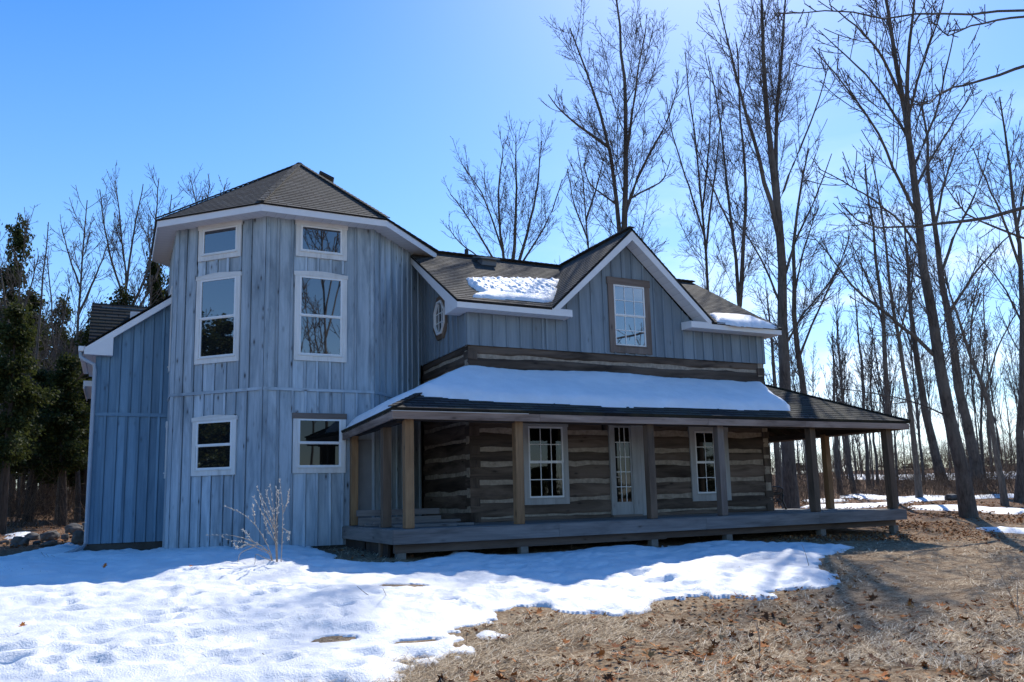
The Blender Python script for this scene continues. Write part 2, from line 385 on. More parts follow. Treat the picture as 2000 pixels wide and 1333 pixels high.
_t.inputs[0].default_value = (.05, .06, .015, 1); _n.links.new(_n.nodes['Principled BSDF'].outputs[0], _x.inputs[1]); _n.links.new(_t.outputs[0], _x.inputs[2]); _n.links.new(_x.outputs[0], _n.nodes['Material Output'].inputs[0])
M['brush'] = islandmat('dry brush', [(0, (.035, .024, .018)), (.5, (.09, .06, .042)), (1, (.18, .125, .085))])
M['willow'] = plain('willow stem', (.38, .31, .25), .8, .2, .4, 20)
M['bud'] = plain('catkin', (.62, .57, .50), .9, .1, .2, 40)

# ------------------------------------------------------------------ ground sheet
def grid_mesh(xs, ys, zf):
    X, Y = np.meshgrid(xs, ys, indexing='ij'); Z = zf(X, Y); V = np.stack([X, Y, Z], -1).reshape(-1, 3)
    n, m = len(xs), len(ys); i = np.arange(n*m).reshape(n, m)
    F = np.stack([i[:-1, :-1], i[1:, :-1], i[1:, 1:], i[:-1, 1:]], -1).reshape(-1, 4)
    return V, F
def axis(lo, hi, clo, chi, fine):
    mid = np.arange(clo, chi+fine/2, fine); a = [mid[0]]; st = fine
    while a[-1] > lo: st *= 1.18; a.append(a[-1]-st)
    b = [mid[-1]]; st = fine
    while b[-1] < hi: st *= 1.18; b.append(b[-1]+st)
    return np.concatenate([np.array(a[1:])[::-1], mid, np.array(b[1:])])
V, F = grid_mesh(axis(-900, 1200, -9, 26, .13), axis(-300, 1500, 2, 26, .13),
                 lambda x, y: ground_z(x, y) + .035*vnoise(x, y, .5, 4)*sstep(60, 20, np.hypot(x, y)) + .02*vnoise(x, y, .17, 5)*sstep(40, 10, np.hypot(x, y)))
tag(add_obj('ground', mesh_np('ground', V, F, M['ground'], True)), 'matted straw coloured ground strewn with brown leaves', 'ground', kind='structure')

# ------------------------------------------------------------------ snow
def sdist(P, poly):
    """signed distance to polygon, positive inside"""
    x, y = P[:, 0], P[:, 1]; n = len(poly); d = np.full(len(P), 1e9); ins = np.zeros(len(P), bool)
    for i in range(n):
        ax, ay = poly[i]; bx, by = poly[(i+1) % n]; ex, ey = bx-ax, by-ay; L = ex*ex+ey*ey+1e-12
        t = np.clip(((x-ax)*ex+(y-ay)*ey)/L, 0, 1); d = np.minimum(d, np.hypot(x-ax-t*ex, y-ay-t*ey))
        c = ((ay > y) != (by > y)) & (x < (bx-ax)*(y-ay)/(by-ay+1e-15)+ax); ins ^= c
    return np.where(ins, d, -d)
def snow_patch(name, poly, zf, thick, res, wob, edge, mat, extra=None, nz=1.0, under=.03, holes=()):
    poly = np.array(poly); lo = poly.min(0)-.3; hi = poly.max(0)+.3
    xs = np.arange(lo[0], hi[0], res); ys = np.arange(lo[1], hi[1], res)
    X, Y = np.meshgrid(xs, ys, indexing='ij'); P = np.stack([X.ravel(), Y.ravel()], -1)
    d = sdist(P, poly)
    d = d + wob*(1.6*vnoise(P[:, 0], P[:, 1], .9, 11)+1.0*vnoise(P[:, 0], P[:, 1], .33, 12)+.8*vnoise(P[:, 0], P[:, 1], .13, 13))
    for h in holes:
        r = np.hypot((P[:, 0]-h[0])/h[2], (P[:, 1]-h[1])/h[3]) + .5*vnoise(P[:, 0], P[:, 1], .25, 21)
        d = np.minimum(d, (r-1)*min(h[2], h[3]))
    T = thick*(1-np.exp(-np.clip(d, 0, None)/edge)); T = T + nz*np.clip(d/.25, 0, 1)*(.05*vnoise(P[:, 0], P[:, 1], 1.1, 14)+.035*vnoise(P[:, 0], P[:, 1]*1.4, .38, 15)+.022*vnoise(P[:, 0], P[:, 1]*1.3, .15, 16)+.010*vnoise(P[:, 0], P[:, 1], .07, 17))
    if extra is not None: T = T + extra(P)*np.clip(d/.1, 0, 1)
    z = zf(P[:, 0], P[:, 1]) + np.where(d > 0, np.maximum(T, min(.032, thick*.35)), -under)
    n, m = len(xs), len(ys); i = np.arange(n*m).reshape(n, m)
    F = np.stack([i[:-1, :-1], i[1:, :-1], i[1:, 1:], i[:-1, 1:]], -1).reshape(-1, 4)
    keep = (d[F] > 0).any(1); F = F[keep]
    used = np.unique(F); remap = np.full(n*m, -1); remap[used] = np.arange(len(used))
    V = np.column_stack([P, z])[used]; base = V.mean(0)
    return add_obj(name, mesh_np(name, V-base, remap[F], mat, True), loc=base)

SNOWPX = [(-420, 1333), (740, 1345), (752, 1310), (738, 1296), (820, 1291), (868, 1289), (940, 1281), (900, 1264), (922, 1252), (897, 1244), (905, 1234), (950, 1226), (1000, 1219),
          (990, 1200), (1050, 1190), (1100, 1201), (1155, 1202), (1210, 1210), (1280, 1192), (1260, 1185), (1320, 1172), (1375, 1172), (1425, 1177), (1430, 1165), (1455, 1167), (1505, 1170), (1500, 1160),
          (1565, 1152), (1600, 1150), (1627, 1127), (1595, 1112), (1620, 1087), (1660, 1071), (1560, 1066), (1400, 1065), (1200, 1075), (1000, 1087), (900, 1087), (800, 1105), (745, 1107),
          (650, 1100), (640, 1085), (600, 1072), (480, 1064), (370, 1066), (310, 1073), (295, 1082), (240, 1079), (170, 1082), (140, 1066), (80, 1076), (0, 1092), (-420, 1112)]
spoly = [hit_ground(*p)[:2] for p in SNOWPX]
pits = []
for px, py, a, b, dp in [(330, 1133, .14, .1, .05), (515, 1163, .14, .12, .12), (500, 1149, .2, .08, .06), (605, 1165, .2, .08, .06), (235, 1243, .42, .16, .11), (150, 1262, .25, .1, .07), (190, 1250, .2, .12, .08), (345, 1272, .32, .09, .08),
                         (470, 1262, .1, .09, .13), (530, 1263, .24, .09, .10), (515, 1272, .25, .08, .05), (175, 1307, .12, .07, .07), (410, 1297, .12, .1, .09), (425, 1315, .14, .09, .08), (655, 1250, .28, .1, .10), (685, 1167, .2, .07, .05),
                         (805, 1182, .22, .07, .06), (875, 1185, .12, .1, .09), (1245, 1134, .22, .1, .09), (1290, 1149, .28, .12, .10), (1555, 1145, .2, .1, .07), (420, 1250, .1, .08, .07), (310, 1217, .2, .07, .05), (365, 1215, .18, .06, .06),
                         (40, 1290, .3, .08, .08), (5, 1315, .15, .1, .09), (700, 1195, .2, .07, .05), (1060, 1138, .2, .1, .05), (930, 1150, .2, .1, .06), (1180, 1165, .2, .1, .05)]:
    q = hit_ground(px, py); pits.append((q[0], q[1], a, b, dp))
r_ = np.random.RandomState(5)
for k in range(170):
    px, py = r_.uniform(0, 1450), r_.uniform(1115, 1330)
    q = hit_ground(px, py); pits.append((q[0], q[1], r_.uniform(.05, .17), r_.uniform(.04, .09), r_.uniform(.015, .065)))
def pitf(P):
    z = np.zeros(len(P))
    for x, y, a, b, dp in pits:
        w = (abs(P[:, 0]-x) < 3*a) & (abs(P[:, 1]-y) < 3*a)
        q = P[w]; u = (q[:, 0]-x)*.85+(q[:, 1]-y)*.3; v = (q[:, 1]-y)*.9-(q[:, 0]-x)*.25
        r = np.hypot(u/a, v/b) + .35*vnoise(q[:, 0], q[:, 1], .11, 31)
        z[w] += -dp*np.exp(-r**3) + .25*dp*np.exp(-((r-1.35)/.3)**2)
    return z
hb = [hit_ground(655, 1256), hit_ground(790, 1148), hit_ground(812, 1258), hit_ground(905, 1236)]
o = snow_patch('snow', spoly, ground_z, .10, .042, .22, .24, M['snow'], pitf, 1.7, .06, [(hb[0][0], hb[0][1], .26, .10), (hb[1][0], hb[1][1], .3, .14), (hb[2][0], hb[2][1], .35, .07)])
tag(o, 'broad sheet of old melting snow covering the lawn before the house', 'snow', kind='stuff')
ii = 0
for pl, lab in [([(915, 1246), (950, 1233), (1000, 1246), (1003, 1254), (940, 1257)], 'small snow remnant on straw just below the big snow sheet'),
                ([(1560, 992), (1600, 988), (1700, 986), (1790, 978), (1775, 984), (1720, 991), (1640, 996)], 'thin snow streak on leafy ground behind the porch deck'),
                ([(1640, 970), (1690, 967), (1760, 973), (1800, 968), (1880, 972), (1990, 966), (1990, 972), (1880, 976), (1800, 980), (1740, 977), (1640, 976)], 'long snow streak crossing the leaves behind the corner post'),
                ([(1775, 991), (1880, 989), (1990, 996), (2060, 998), (2060, 1006), (1960, 1006), (1880, 998), (1790, 996)], 'snow streak around the foot of the big leaning maple'),
                ([(1905, 1033), (1950, 1031), (2040, 1039), (2040, 1046), (1950, 1041), (1910, 1037)], 'narrow snow strip on leaves at the right edge'),
                ([(1655, 928), (1750, 930), (1900, 926), (2090, 920), (2090, 934), (1950, 936), (1800, 938), (1655, 937)], 'far snow covered field beyond the brush'),
                ([(1560, 980), (1610, 976), (1660, 979), (1600, 984)], 'short snow patch between trunks behind the deck'),
                ([(40, 985), (90, 983), (110, 989), (60, 993)], 'snow patch glimpsed between the cedar trunks'),
                ([(8, 1046), (50, 1040), (78, 1045), (40, 1053), (10, 1055)], 'little snow patch beside the field stones')]:
    pp = [hit_ground(*p)[:2] for p in pl]; far = np.mean([np.hypot(*p) for p in pp])
    o = snow_patch('snow_patch', pp, ground_z, .05+far*.0012, .06+far*.0035, .04+far*.004, .1+far*.002, M['snow'], None, .3+far*.01, .08)
    tag(o, lab, 'snow patch', 'remaining snow patches', kind='thing')

# ------------------------------------------------------------------ HOUSE
HB = (8.0, 18.0, -0.9)
house = empty('house', HB)
tag(house, 'weathered log house with blue board octagonal tower and wraparound porch', 'house')
class Fr:
    """wall frame: u along the wall, v up, n outwards"""
    def __init__(s, O, u, n): s.O = np.array(O, float); s.u = np.array(u, float); s.n = np.array(n, float)
    def p(s, u, v, n=0): return s.O + s.u*u + s.n*n + np.array([0, 0, v])
    def box(s, mb, u0, u1, v0, v1, n0, n1):
        mb.hexa([s.p(u0, v0, n1), s.p(u1, v0, n1), s.p(u1, v0, n0), s.p(u0, v0, n0), s.p(u0, v1, n1), s.p(u1, v1, n1), s.p(u1, v1, n0), s.p(u0, v1, n0)])
    def prism(s, mb, pts, n0, n1): mb.prism([s.p(u, v, n1) for u, v in pts], [s.p(u, v, n0) for u, v in pts])
def board_wall(fr, u0, u1, zb, ztop, sp, holes, mat, parent, name='board_wall', bw=.05, seed=1, cut=None, label=None):
    r = random.Random(seed); mb = MB(); us = [u0]
    while us[-1] < u1-sp*.6: us.append(min(u1, us[-1]+sp*r.uniform(.86, 1.14)))
    us[-1] = u1
    if cut: us = sorted(set(us) | set(cut))
    for a, b in zip(us[:-1], us[1:]):
        g0 = bw/2+.013 if a > u0 else 0; fr.prism(mb, [(a+g0, zb), (b, zb), (b, ztop(b)), (a+g0, ztop(a+g0))], -.03, r.uniform(-.003, .003))
        if g0: fr.prism(mb, [(a, zb), (a+g0+.02, zb), (a+g0+.02, ztop(a+g0+.02)), (a, ztop(a))], -.06, -.04)
    for k, a in enumerate(us):
        lo, hi = a-bw/2, a+bw/2
        if k == 0: lo, hi = u0, u0+bw*1.5
        if k == len(us)-1: lo, hi = u1-bw*1.5, u1
        segs = [(zb, min(ztop(lo), ztop(hi)))]
        for h in holes:
            if hi > h[0] and lo < h[1]:
                ns = []
                for s0, s1 in segs:
                    if h[2] > s0: ns.append((s0, min(s1, h[2])))
                    if h[3] < s1: ns.append((max(s0, h[3]), s1))
                segs = [q for q in ns if q[1]-q[0] > .02]
        for s0, s1 in segs:
            fr.box(mb, lo, hi, s0, s1, -.002, .030+r.uniform(-.004, .004))
    o = mb.build(name, mat, parent)
    if label: o['label'] = label
    return o
def window(fr, cu, z0, z1, w, parent, rows=1, cols=1, double=True, trim=.105, tmat='trimw', hmat=None, gmat='glass', head='flat', n0=.0, label=None, sill=None, mat_sill=None, single_glass=False):
    """z0..z1 and w are the outer size of the casing"""
    a, b = cu-w/2, cu+w/2; tm = M[tmat]; hm = M[hmat] if hmat else tm; hh = trim*1.15
    mb = MB(); mb.ring(fr, (a, b, z0, z1-hh*.9), (a+trim, b-trim, z0+trim, z1-hh), n0, n0+.045)
    W = mb.build('window', tm, parent, .004)
    if label: W['label'] = label
    mb = MB(grain=fr.u)
    if head == 'bow': fr.prism(mb, [(a-.02, z1-hh), (b+.02, z1-hh), (b+.02, z1-.035), (cu+.1, z1+.008), (cu-.1, z1+.01), (a-.02, z1-.03)], n0, n0+.052)
    else: fr.box(mb, a-.02, b+.02, z1-hh, z1, n0, n0+.052)
    mb.build('head_casing', hm, W, .004)
    mb = MB(grain=fr.u); fr.box(mb, a+trim-.02, b-trim+.02, z0+trim, z0+trim+.025, n0, n0+.065)
    mb.build('sill', M[mat_sill] if mat_sill else tm, W, .004)
    # sashes
    ia, ib, iz0, iz1 = a+trim, b-trim, z0+trim+.025, z1-hh; zm = (iz0+iz1)/2
    parts = [(iz0, zm+.01, n0+.012), (zm-.01, iz1, n0+.026)] if double else [(iz0, iz1, n0+.02)]
    s = .038
    for (s0, s1, nn) in parts:
        mb = MB(); mb.ring(fr, (ia, ib, s0, s1), (ia+s, ib-s, s0+s, s1-s), n0, nn+.016)
        S = mb.build('sash', M['vinyl'], W, .002)
        g = MB(); g.poly([fr.p(ia+s, s0+s, nn), fr.p(ib-s, s0+s, nn), fr.p(ib-s, s1-s, nn), fr.p(ia+s, s1-s, nn)])
        P = g.build('pane', M[gmat], W)
        if rows*cols > 1:
            mb = MB()
            for c in range(1, cols):
                uu = ia+s+(ib-ia-2*s)*c/cols; fr.box(mb, uu-.009, uu+.009, s0+s, s1-s, nn+.002, nn+.012)
            for c in range(1, rows):
                vv = s0+s+(s1-s0-2*s)*c/rows; fr.box(mb, ia+s, ib-s, vv-.009, vv+.009, nn+.003, nn+.0135)
            mb.build('muntin', M['vinyl'], W)
    return W
def clip_band(poly, v0, v1):
    def cl(P, f):
        R = []
        for i in range(len(P)):
            a, b = P[i], P[(i+1) % len(P)]; fa, fb = f(a), f(b)
            if fa >= 0: R.append(a)
            if (fa >= 0) != (fb >= 0): t = fa/(fa-fb); R.append((a[0]+t*(b[0]-a[0]), a[1]+t*(b[1]-a[1])))
        return R
    P = cl(poly, lambda p: p[1]-v0)
    return cl(P, lambda p: v1-p[1]) if len(P) > 2 else []
def roof_plane(mb, pts, thick=.05, h=.14, lip=.008):
    """pts: first two along the eave; courses of shingles over a slab"""
    P = [np.array(p, float) for p in pts]; e = P[1]-P[0]; e = e/np.linalg.norm(e)
    n = np.zeros(3)
    for i in range(len(P)): n += np.cross(P[i], P[(i+1) % len(P)])
    n /= np.linalg.norm(n)
    if n[2] < 0: n = -n
    s = np.cross(n, e); 
    if s[2] < 0: s = -s
    O = P[0]; q = [((p-O)@e, (p-O)@s) for p in P]; vmin = min(v for u, v in q); vmax = max(v for u, v in q)
    k = 0; uo = (rnd.uniform(0, 9), rnd.randint(0, 60)*.28)
    uvs = []
    def w(u, v, d): return O+e*u+s*v+n*d
    v = vmin
    while v < vmax-1e-4:
        b = clip_band(q, v, min(v+h, vmax))
        if len(b) > 2:
            mb.rp.append(([w(u, vv, lip*(1-(vv-v)/h)) for u, vv in b], [(u+uo[0], vv-vmin+uo[1]) for u, vv in b]))
            low = sorted([p for p in b if abs(p[1]-v) < 1e-6])
            if len(low) >= 2:
                a, c = low[0], low[-1]
                mb.rp.append(([w(a[0], v, -.002), w(c[0], v, -.002), w(c[0], v, lip), w(a[0], v, lip)], [(a[0]+uo[0], v-vmin+uo[1]+.003)]*2+[(c[0]+uo[0], v-vmin+uo[1]+.003)]*2))
        v += h
    # underside slab
    m = len(P); top = [p-n*.003 for p in P]; bot = [p-n*thick for p in P]
    mb.rp.append((bot[::-1], [(0, .003)]*m))
    for i in range(m): mb.rp.append(([top[i], bot[i], bot[(i+1) % m], top[(i+1) % m]], [(0, .003)]*4))
class RB:
    def __init__(s): s.rp = []
    def build(s, name, mat, parent):
        off = wpos(parent); V = []; F = []; U = []
        for pts, uv in s.rp:
            i = len(V); V += [tuple(p-off) for p in pts]; F.append(list(range(i, i+len(pts)))); U += uv
        me = bpy.data.meshes.new(name); me.from_pydata(V, [], F); l = me.uv_layers.new(name='UVMap')
        l.data.foreach_set('uv', np.array(U, float).ravel()); me.materials.append(mat); me.update()
        return add_obj(name, me, parent)
def ridge_cap(mb, a, b, w=.14):
    a = np.array(a, float)+(0, 0, .012); b = np.array(b, float)+(0, 0, .012); L = np.linalg.norm(b-a); k = max(1, int(L/.16))
    for i in range(k):
        p, q = a+(b-a)*i/k, a+(b-a)*min(1, (i+1.25)/k); mb.bar(p+(0, 0, .012), q, w, .022)

# ---- tower (regular octagon)
S8 = 2.344; TX0, TX1, TY = 2.68, 5.024, 17.17; h8 = S8/math.sqrt(2); TC = ((TX0+TX1)/2, TY+S8/2+h8)
ap = S8/2+h8; oct_ = []
for k in range(8):   # vertices counter clockwise, starting at front left
    a = math.radians(-112.5+45*k); R = ap/math.cos(math.radians(22.5)); oct_.append((TC[0]+R*math.cos(a), TC[1]+R*math.sin(a)))
TB, TT = -.88, 6.13
for k in range(8):
    a, b = np.array(oct_[k]), np.array(oct_[(k+1) % 8]); u = (b-a)/S8; n = np.array([u[1], -u[0]])
    fr = Fr((a[0], a[1], 0), (u[0], u[1], 0), (n[0], n[1], 0)); c = S8/2
    if k in (0, 7):   # the two window faces
        holes = [(c-.56, c+.56, 5.28, 6.11), (c-.58, c+.58, 3.0, 4.97), (c-.56, c+.56, .62, 1.88)]
    else: holes = []
    zz = [(TB, 2.35), (2.40, TT)]
    for j, (z0, z1) in enumerate(zz):
        board_wall(fr, 0, S8, z0, lambda q, z1=z1: z1, .275, holes, M['tower'], house, 'tower_wall', seed=10*k+j)
    mb = MB(grain=fr.u); fr.box(mb, -.012, S8+.012, 2.345, 2.405, -.01, .045); mb.build('tower_band', M['tower'], house)
    if k in (0, 7):
        window(fr, c, 5.28, 6.11, 1.11, house, double=False, n0=.004)
        window(fr, c, 3.0, 4.97, 1.13, house, head='bow', n0=.004)
        if k == 0: window(fr, c, .62, 1.88, 1.11, house, hmat='trimb', gmat='glassb', n0=.004, label='tower window with a dark wooden head board')
        else: window(fr, c, .62, 1.88, 1.11, house, head='bow', n0=.004)
    if k == 6:   # side face seen edge on
        window(fr, c, .62, 1.88, 1.11, house, n0=.004); window(fr, c, 3.0, 4.97, 1.13, house, n0=.004)
mb = MB(); ins = [(TC[0]+(x-TC[0])*.985, TC[1]+(y-TC[1])*.985) for x, y in oct_]
mb.prism([(x, y, -1.25) for x, y in ins], [(x, y, TB+.02) for x, y in ins]); mb.build('tower_foundation', M['found'], house)
# tower eave and roof
EV = .43; kk = (ap+EV)/ap; eo = [(TC[0]+(x-TC[0])*kk, TC[1]+(y-TC[1])*kk) for x, y in oct_]
ZE = 6.215; apex = (TC[0]+.06, TC[1]+.05, 8.62)
rb = RB(); caps = MB(grain=(1, 0, 0)); fa = MB(grain=(1, 0, 0)); so = MB()
ko = (ap+EV+.03)/ap; eo2 = [(TC[0]+(x-TC[0])*ko, TC[1]+(y-TC[1])*ko) for x, y in oct_]
for k in range(8):
    a, b = eo2[k], eo2[(k+1) % 8]; roof_plane(rb, [(a[0], a[1], ZE), (b[0], b[1], ZE), apex], .03)
    ridge_cap(caps, (a[0], a[1], ZE+.02), apex)
    a, b = np.array(eo[k]), np.array(eo[(k+1) % 8]); u = (b-a)/np.linalg.norm(b-a); n = np.array([u[1], -u[0]])
    tq = .025*math.tan(math.radians(22.5))
    fa.prism([(a[0], a[1], ZE-.165), (b[0], b[1], ZE-.165), (b[0], b[1], ZE-.012), (a[0], a[1], ZE-.012)],
             [(a[0]-n[0]*.025+u[0]*tq, a[1]-n[1]*.025+u[1]*tq, ZE-.165), (b[0]-n[0]*.025-u[0]*tq, b[1]-n[1]*.025-u[1]*tq, ZE-.165), (b[0]-n[0]*.025-u[0]*tq, b[1]-n[1]*.025-u[1]*tq, ZE-.012), (a[0]-n[0]*.025+u[0]*tq, a[1]-n[1]*.025+u[1]*tq, ZE-.012)])
    w0, w1 = oct_[k], oct_[(k+1) % 8]; so.g = np.array([n[0], n[1], 0])
    ia, ib = a-n*.026+u*tq, b-n*.026-u*tq
    so.prism([(ia[0], ia[1], ZE-.15), (ib[0], ib[1], ZE-.15), (w1[0], w1[1], ZE-.13), (w0[0], w0[1], ZE-.13)],
             [(ia[0], ia[1], ZE-.14), (ib[0], ib[1], ZE-.14), (w1[0], w1[1], ZE-.12), (w0[0], w0[1], ZE-.12)])
RT = rb.build('tower_roof', M['shingle'], house); caps.build('hip_cap', M['shingle'], RT)
fa.split('tower_fascia', M['alu'], house, .003); so.split('tower_soffit', M['soffit'], house)
mb = MB()   # flat roof vent behind the peak
c0 = np.array([4.78, 21.0, 8.42]); nn_ = np.array([.55, .45, .95]); 
c0 = np.array([4.62, 20.35, 8.50]); mb.bar(c0+(-.12, .03, .07), c0+(.24, -.04, -.10), .36, .07); mb.build('roof_vent', M['black'], house, .01)

# ---- log walls
LX0, LX1, LY0, LY1, LZ0, LZ1 = 6.79, 15.22, 15.97, 21.9, -.50, 3.33
def log_wall(fr, L, bands, holes, mat, seed, parent, name='log_wall'):
    r = np.random.RandomState(seed); allV = []; allF = []; allU = []; off = wpos(parent); base = 0
    ub = sorted(set([0, L] + [h for H in holes for h in H[:2]])); us = []
    for a, b in zip(ub[:-1], ub[1:]): us += list(np.linspace(a, b, max(2, int((b-a)/.16)+1))[:-1])
    us = np.array(us+[L]); nv = 9
    for bi, (z0, z1) in enumerate(bands):
        zb = z0 - .016 + .026*vnoise(us+seed*7.3, us*0+bi*3.1+seed, .9, 41)*2 + .024*vnoise(us+bi*5, us*0+bi, .2, 42)
        zt = z1 + .016 + .026*vnoise(us+seed*3.3, us*0+bi*4.7+seed+9, .9, 43)*2 + .024*vnoise(us+bi*9, us*0+bi+5, .2, 44)
        t = np.linspace(0, 1, nv); Z = zb[:, None]*(1-t)+zt[:, None]*t
        prof = .055*(1-(2*t-1)**6) - .055
        Nn = prof[None] + 0.030*vnoise(us[:, None]+0*t[None]+bi*13, Z, .35, 45) + .014*vnoise(us[:, None]*1.0+bi*3, Z*6, .12, 46) + r.uniform(-.008, .008)
        Pw = fr.O[None, None]+fr.u[None, None]*us[:, None, None]+fr.n[None, None]*Nn[..., None]; Pw[..., 2] += Z
        n, m = Pw.shape[:2]; i = np.arange(n*m).reshape(n, m)+base
        F = np.stack([i[:-1, :-1], i[1:, :-1], i[1:, 1:], i[:-1, 1:]], -1)
        um = (us[:-1]+us[1:])/2; zm = (Z[:-1, :-1]+Z[1:, 1:])/2; keep = np.ones(F.shape[:2], bool)
        for H in holes: keep &= ~((um[:, None] > H[0]) & (um[:, None] < H[1]) & (zm > H[2]) & (zm < H[3]))
        allF.append(F[keep]); allV.append(Pw.reshape(-1, 3)-off); allU.append(np.stack([Z+bi*7.7, us[:, None]+0*Z+bi*3.3], -1).reshape(-1, 2)); base += n*m
    o = add_obj(name, mesh_np(name, np.concatenate(allV), np.concatenate(allF), mat, True, np.concatenate(allU)), parent)
    return o
frF = Fr((LX0, LY0, 0), (1, 0, 0), (0, -1, 0)); frL = Fr((LX0, 18.9, 0), (0, -1, 0), (-1, 0, 0)); frR = Fr((LX1, LY0, 0), (0, 1, 0), (1, 0, 0)); frB = Fr((LX1, LY1, 0), (-1, 0, 0), (0, 1, 0))
bandsF = [(-.50, -.42), (-.36, -.10), (-.02, .30), (.375, .70), (.80, 1.00), (1.085, 1.40), (1.49, 1.90), (1.99, 2.32), (2.40, 2.72), (2.80, 3.07), (3.15, 3.335)]
bandsS = [(-.50, -.30), (-.22, .10), (.17, .50), (.58, .88), (.96, 1.22), (1.30, 1.62), (1.70, 2.05), (2.14, 2.45), (2.53, 2.84), (2.93, 3.11), (3.19, 3.335)]
WL = (8.63-LX0-.44, 8.63-LX0+.44, .0, 1.53); DR = (10.36-LX0, 11.02-LX0, -.46, 1.62); WR = (13.22-LX0-.42, 13.22-LX0+.42, .0, 1.50)
log_wall(frF, LX1-LX0, bandsF, [WL, DR, WR], M['log'], 1, house)
log_wall(frL, 18.9-LY0, bandsS, [], M['log'], 2, house)
log_wall(frR, LY1-LY0, bandsS, [], M['log'], 3, house)
bwin = (LX1-11.95, LX1-11.30, -.35, 1.62)
log_wall(frB, LX1-LX0, bandsF, [bwin], M['log'], 4, house)
def sheet_holes(fr, L, z0, z1, holes, n0, n1, mat, parent, name):
    ub = sorted(set([0, L]+[h for H in holes for h in H[:2]])); vb = sorted(set([z0, z1]+[h for H in holes for h in H[2:]])); mb = MB()
    for a, b in zip(ub[:-1], ub[1:]):
        for c, d in zip(vb[:-1], vb[1:]):
            if not any(H[0] <= (a+b)/2 <= H[1] and H[2] <= (c+d)/2 <= H[3] for H in holes): fr.box(mb, a, b, c, d, n0, n1)
    return mb.build(name, mat, parent)
L_ = LX1-LX0
sheet_holes(frF, L_, LZ0, LZ1, [WL, DR, WR], -.20, -.032, M['chink'], house, 'chinking')
sheet_holes(frB, L_, LZ0, LZ1, [bwin], -.20, -.032, M['chink'], house, 'chinking')
sheet_holes(frL, 18.9-LY0-.2, LZ0, LZ1, [], -.20, -.034, M['chink'], house, 'chinking')
sheet_holes(frR, LY1-LY0, LZ0, LZ1, [], -.20, -.034, M['chink'], house, 'chinking')
# dovetailed log ends at the front corners
mb = MB(grain=(0, 1, 0))
for q, (z0, z1) in enumerate(bandsF[:-1]):
    zc = (z1+bandsF[q+1][0])/2
    for X, sg in ((LX0, 1), (LX1, -1)):
        w = rnd.uniform(.19, .25); hgt = rnd.uniform(.085, .11)
        x0, x1 = sorted((X-sg*.012, X+sg*w)); mb.hexa([(x0, LY0-.014-rnd.uniform(0, .01), zc-hgt), (x1, LY0-.013, zc-hgt+rnd.uniform(-.02, .02)), (x1, LY0+.1, zc-hgt), (x0, LY0+.25, zc-hgt), (x0, LY0-.016, zc+hgt), (x1, LY0-.014, zc+hgt+rnd.uniform(-.02, .02)), (x1, LY0+.1, zc+hgt), (x0, LY0+.25, zc+hgt)])
mb.split('log_end', M['log'], house, .008)
# inner room
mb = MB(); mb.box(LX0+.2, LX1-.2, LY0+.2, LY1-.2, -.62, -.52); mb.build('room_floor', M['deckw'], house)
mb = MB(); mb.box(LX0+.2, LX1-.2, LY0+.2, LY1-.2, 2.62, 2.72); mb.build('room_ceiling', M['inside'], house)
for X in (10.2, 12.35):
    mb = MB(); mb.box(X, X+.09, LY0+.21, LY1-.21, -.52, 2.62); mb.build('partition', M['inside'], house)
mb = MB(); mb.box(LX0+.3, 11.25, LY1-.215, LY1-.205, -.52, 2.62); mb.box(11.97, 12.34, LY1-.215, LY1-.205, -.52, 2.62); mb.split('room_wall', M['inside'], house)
mb = MB(grain=(1, 0, 0)); mb.bar((10.7, 20.6, -.5), (11.9, 20.6, .55), .9, .16); mb.build('stair', M['postd'], house)
# porch windows and door
window(frF, 8.63-LX0, -.16, 1.71, 1.13, house, 2, 3, trim=.125, tmat='trimshade', gmat='clear', n0=-.02)
window(frF, 13.24-LX0, -.19, 1.70, 1.20, house, 2, 3, trim=.16, tmat='trimshade', gmat='glassb', n0=-.02)
fd = frF
mb = MB(); mb.ring(fd, (3.63, 4.12, -.44, 1.62), (3.675, 4.085, -.15, 1.575), -.05, .012)
D = mb.build('door', M['trimshade'], house, .003); D['label'] = 'white glass door with fifteen small panes'
mb = MB(); fd.box(mb, 3.51, 3.63, -.48, 1.63, -.02, .05); fd.box(mb, 4.12, 4.22, -.48, 1.63, -.02, .045); fd.box(mb, 4.22, 4.55, -.48, 1.63, -.02, .02); fd.box(mb, 4.375, 4.395, -.48, 1.63, .02, .03)
mb.split('casing', M['trimshade'], D, .004)
mb = MB(grain=(1, 0, 0)); fd.box(mb, 3.49, 4.57, 1.63, 1.75, -.02, .055); mb.build('head_casing', M['trimshade'], D, .004)
mb = MB(); mb.poly([fd.p(3.675, -.15, -.005), fd.p(4.085, -.15, -.005), fd.p(4.085, 1.575, -.005), fd.p(3.675, 1.575, -.005)]); mb.build('pane', M['glassb'], D)
mb = MB()
for q in (1, 2): u = 3.675+.41*q/3; fd.box(mb, u-.009, u+.009, -.15, 1.575, -.003, .008)
for q in range(1, 5): v = -.15+1.725*q/5; fd.box(mb, 3.675, 4.085, v-.009, v+.009, -.002, .0095)
mb.build('muntin', M['vinyl'], D)
mb = MB(grain=(1, 0, 0)); fd.box(mb, 3.5, 4.3, -.49, -.44, -.02, .10); mb.build('threshold', M['trimb'], D)
mb = MB(); mb.tube([fd.p(3.65, .42, .012), fd.p(3.65, .42, .06)], .016); mb.tube([fd.p(3.65, .42, .055), fd.p(3.74, .415, .06)], .011); mb.build('handle', M['flash'], D)
mb = MB(); fd.box(mb, 3.33, 3.40, 1.50, 1.72, .0, .09); fd.box(mb, 3.31, 3.42, 1.70, 1.73, .0, .11); mb.build('wall_lamp', M['black'], house, .01)
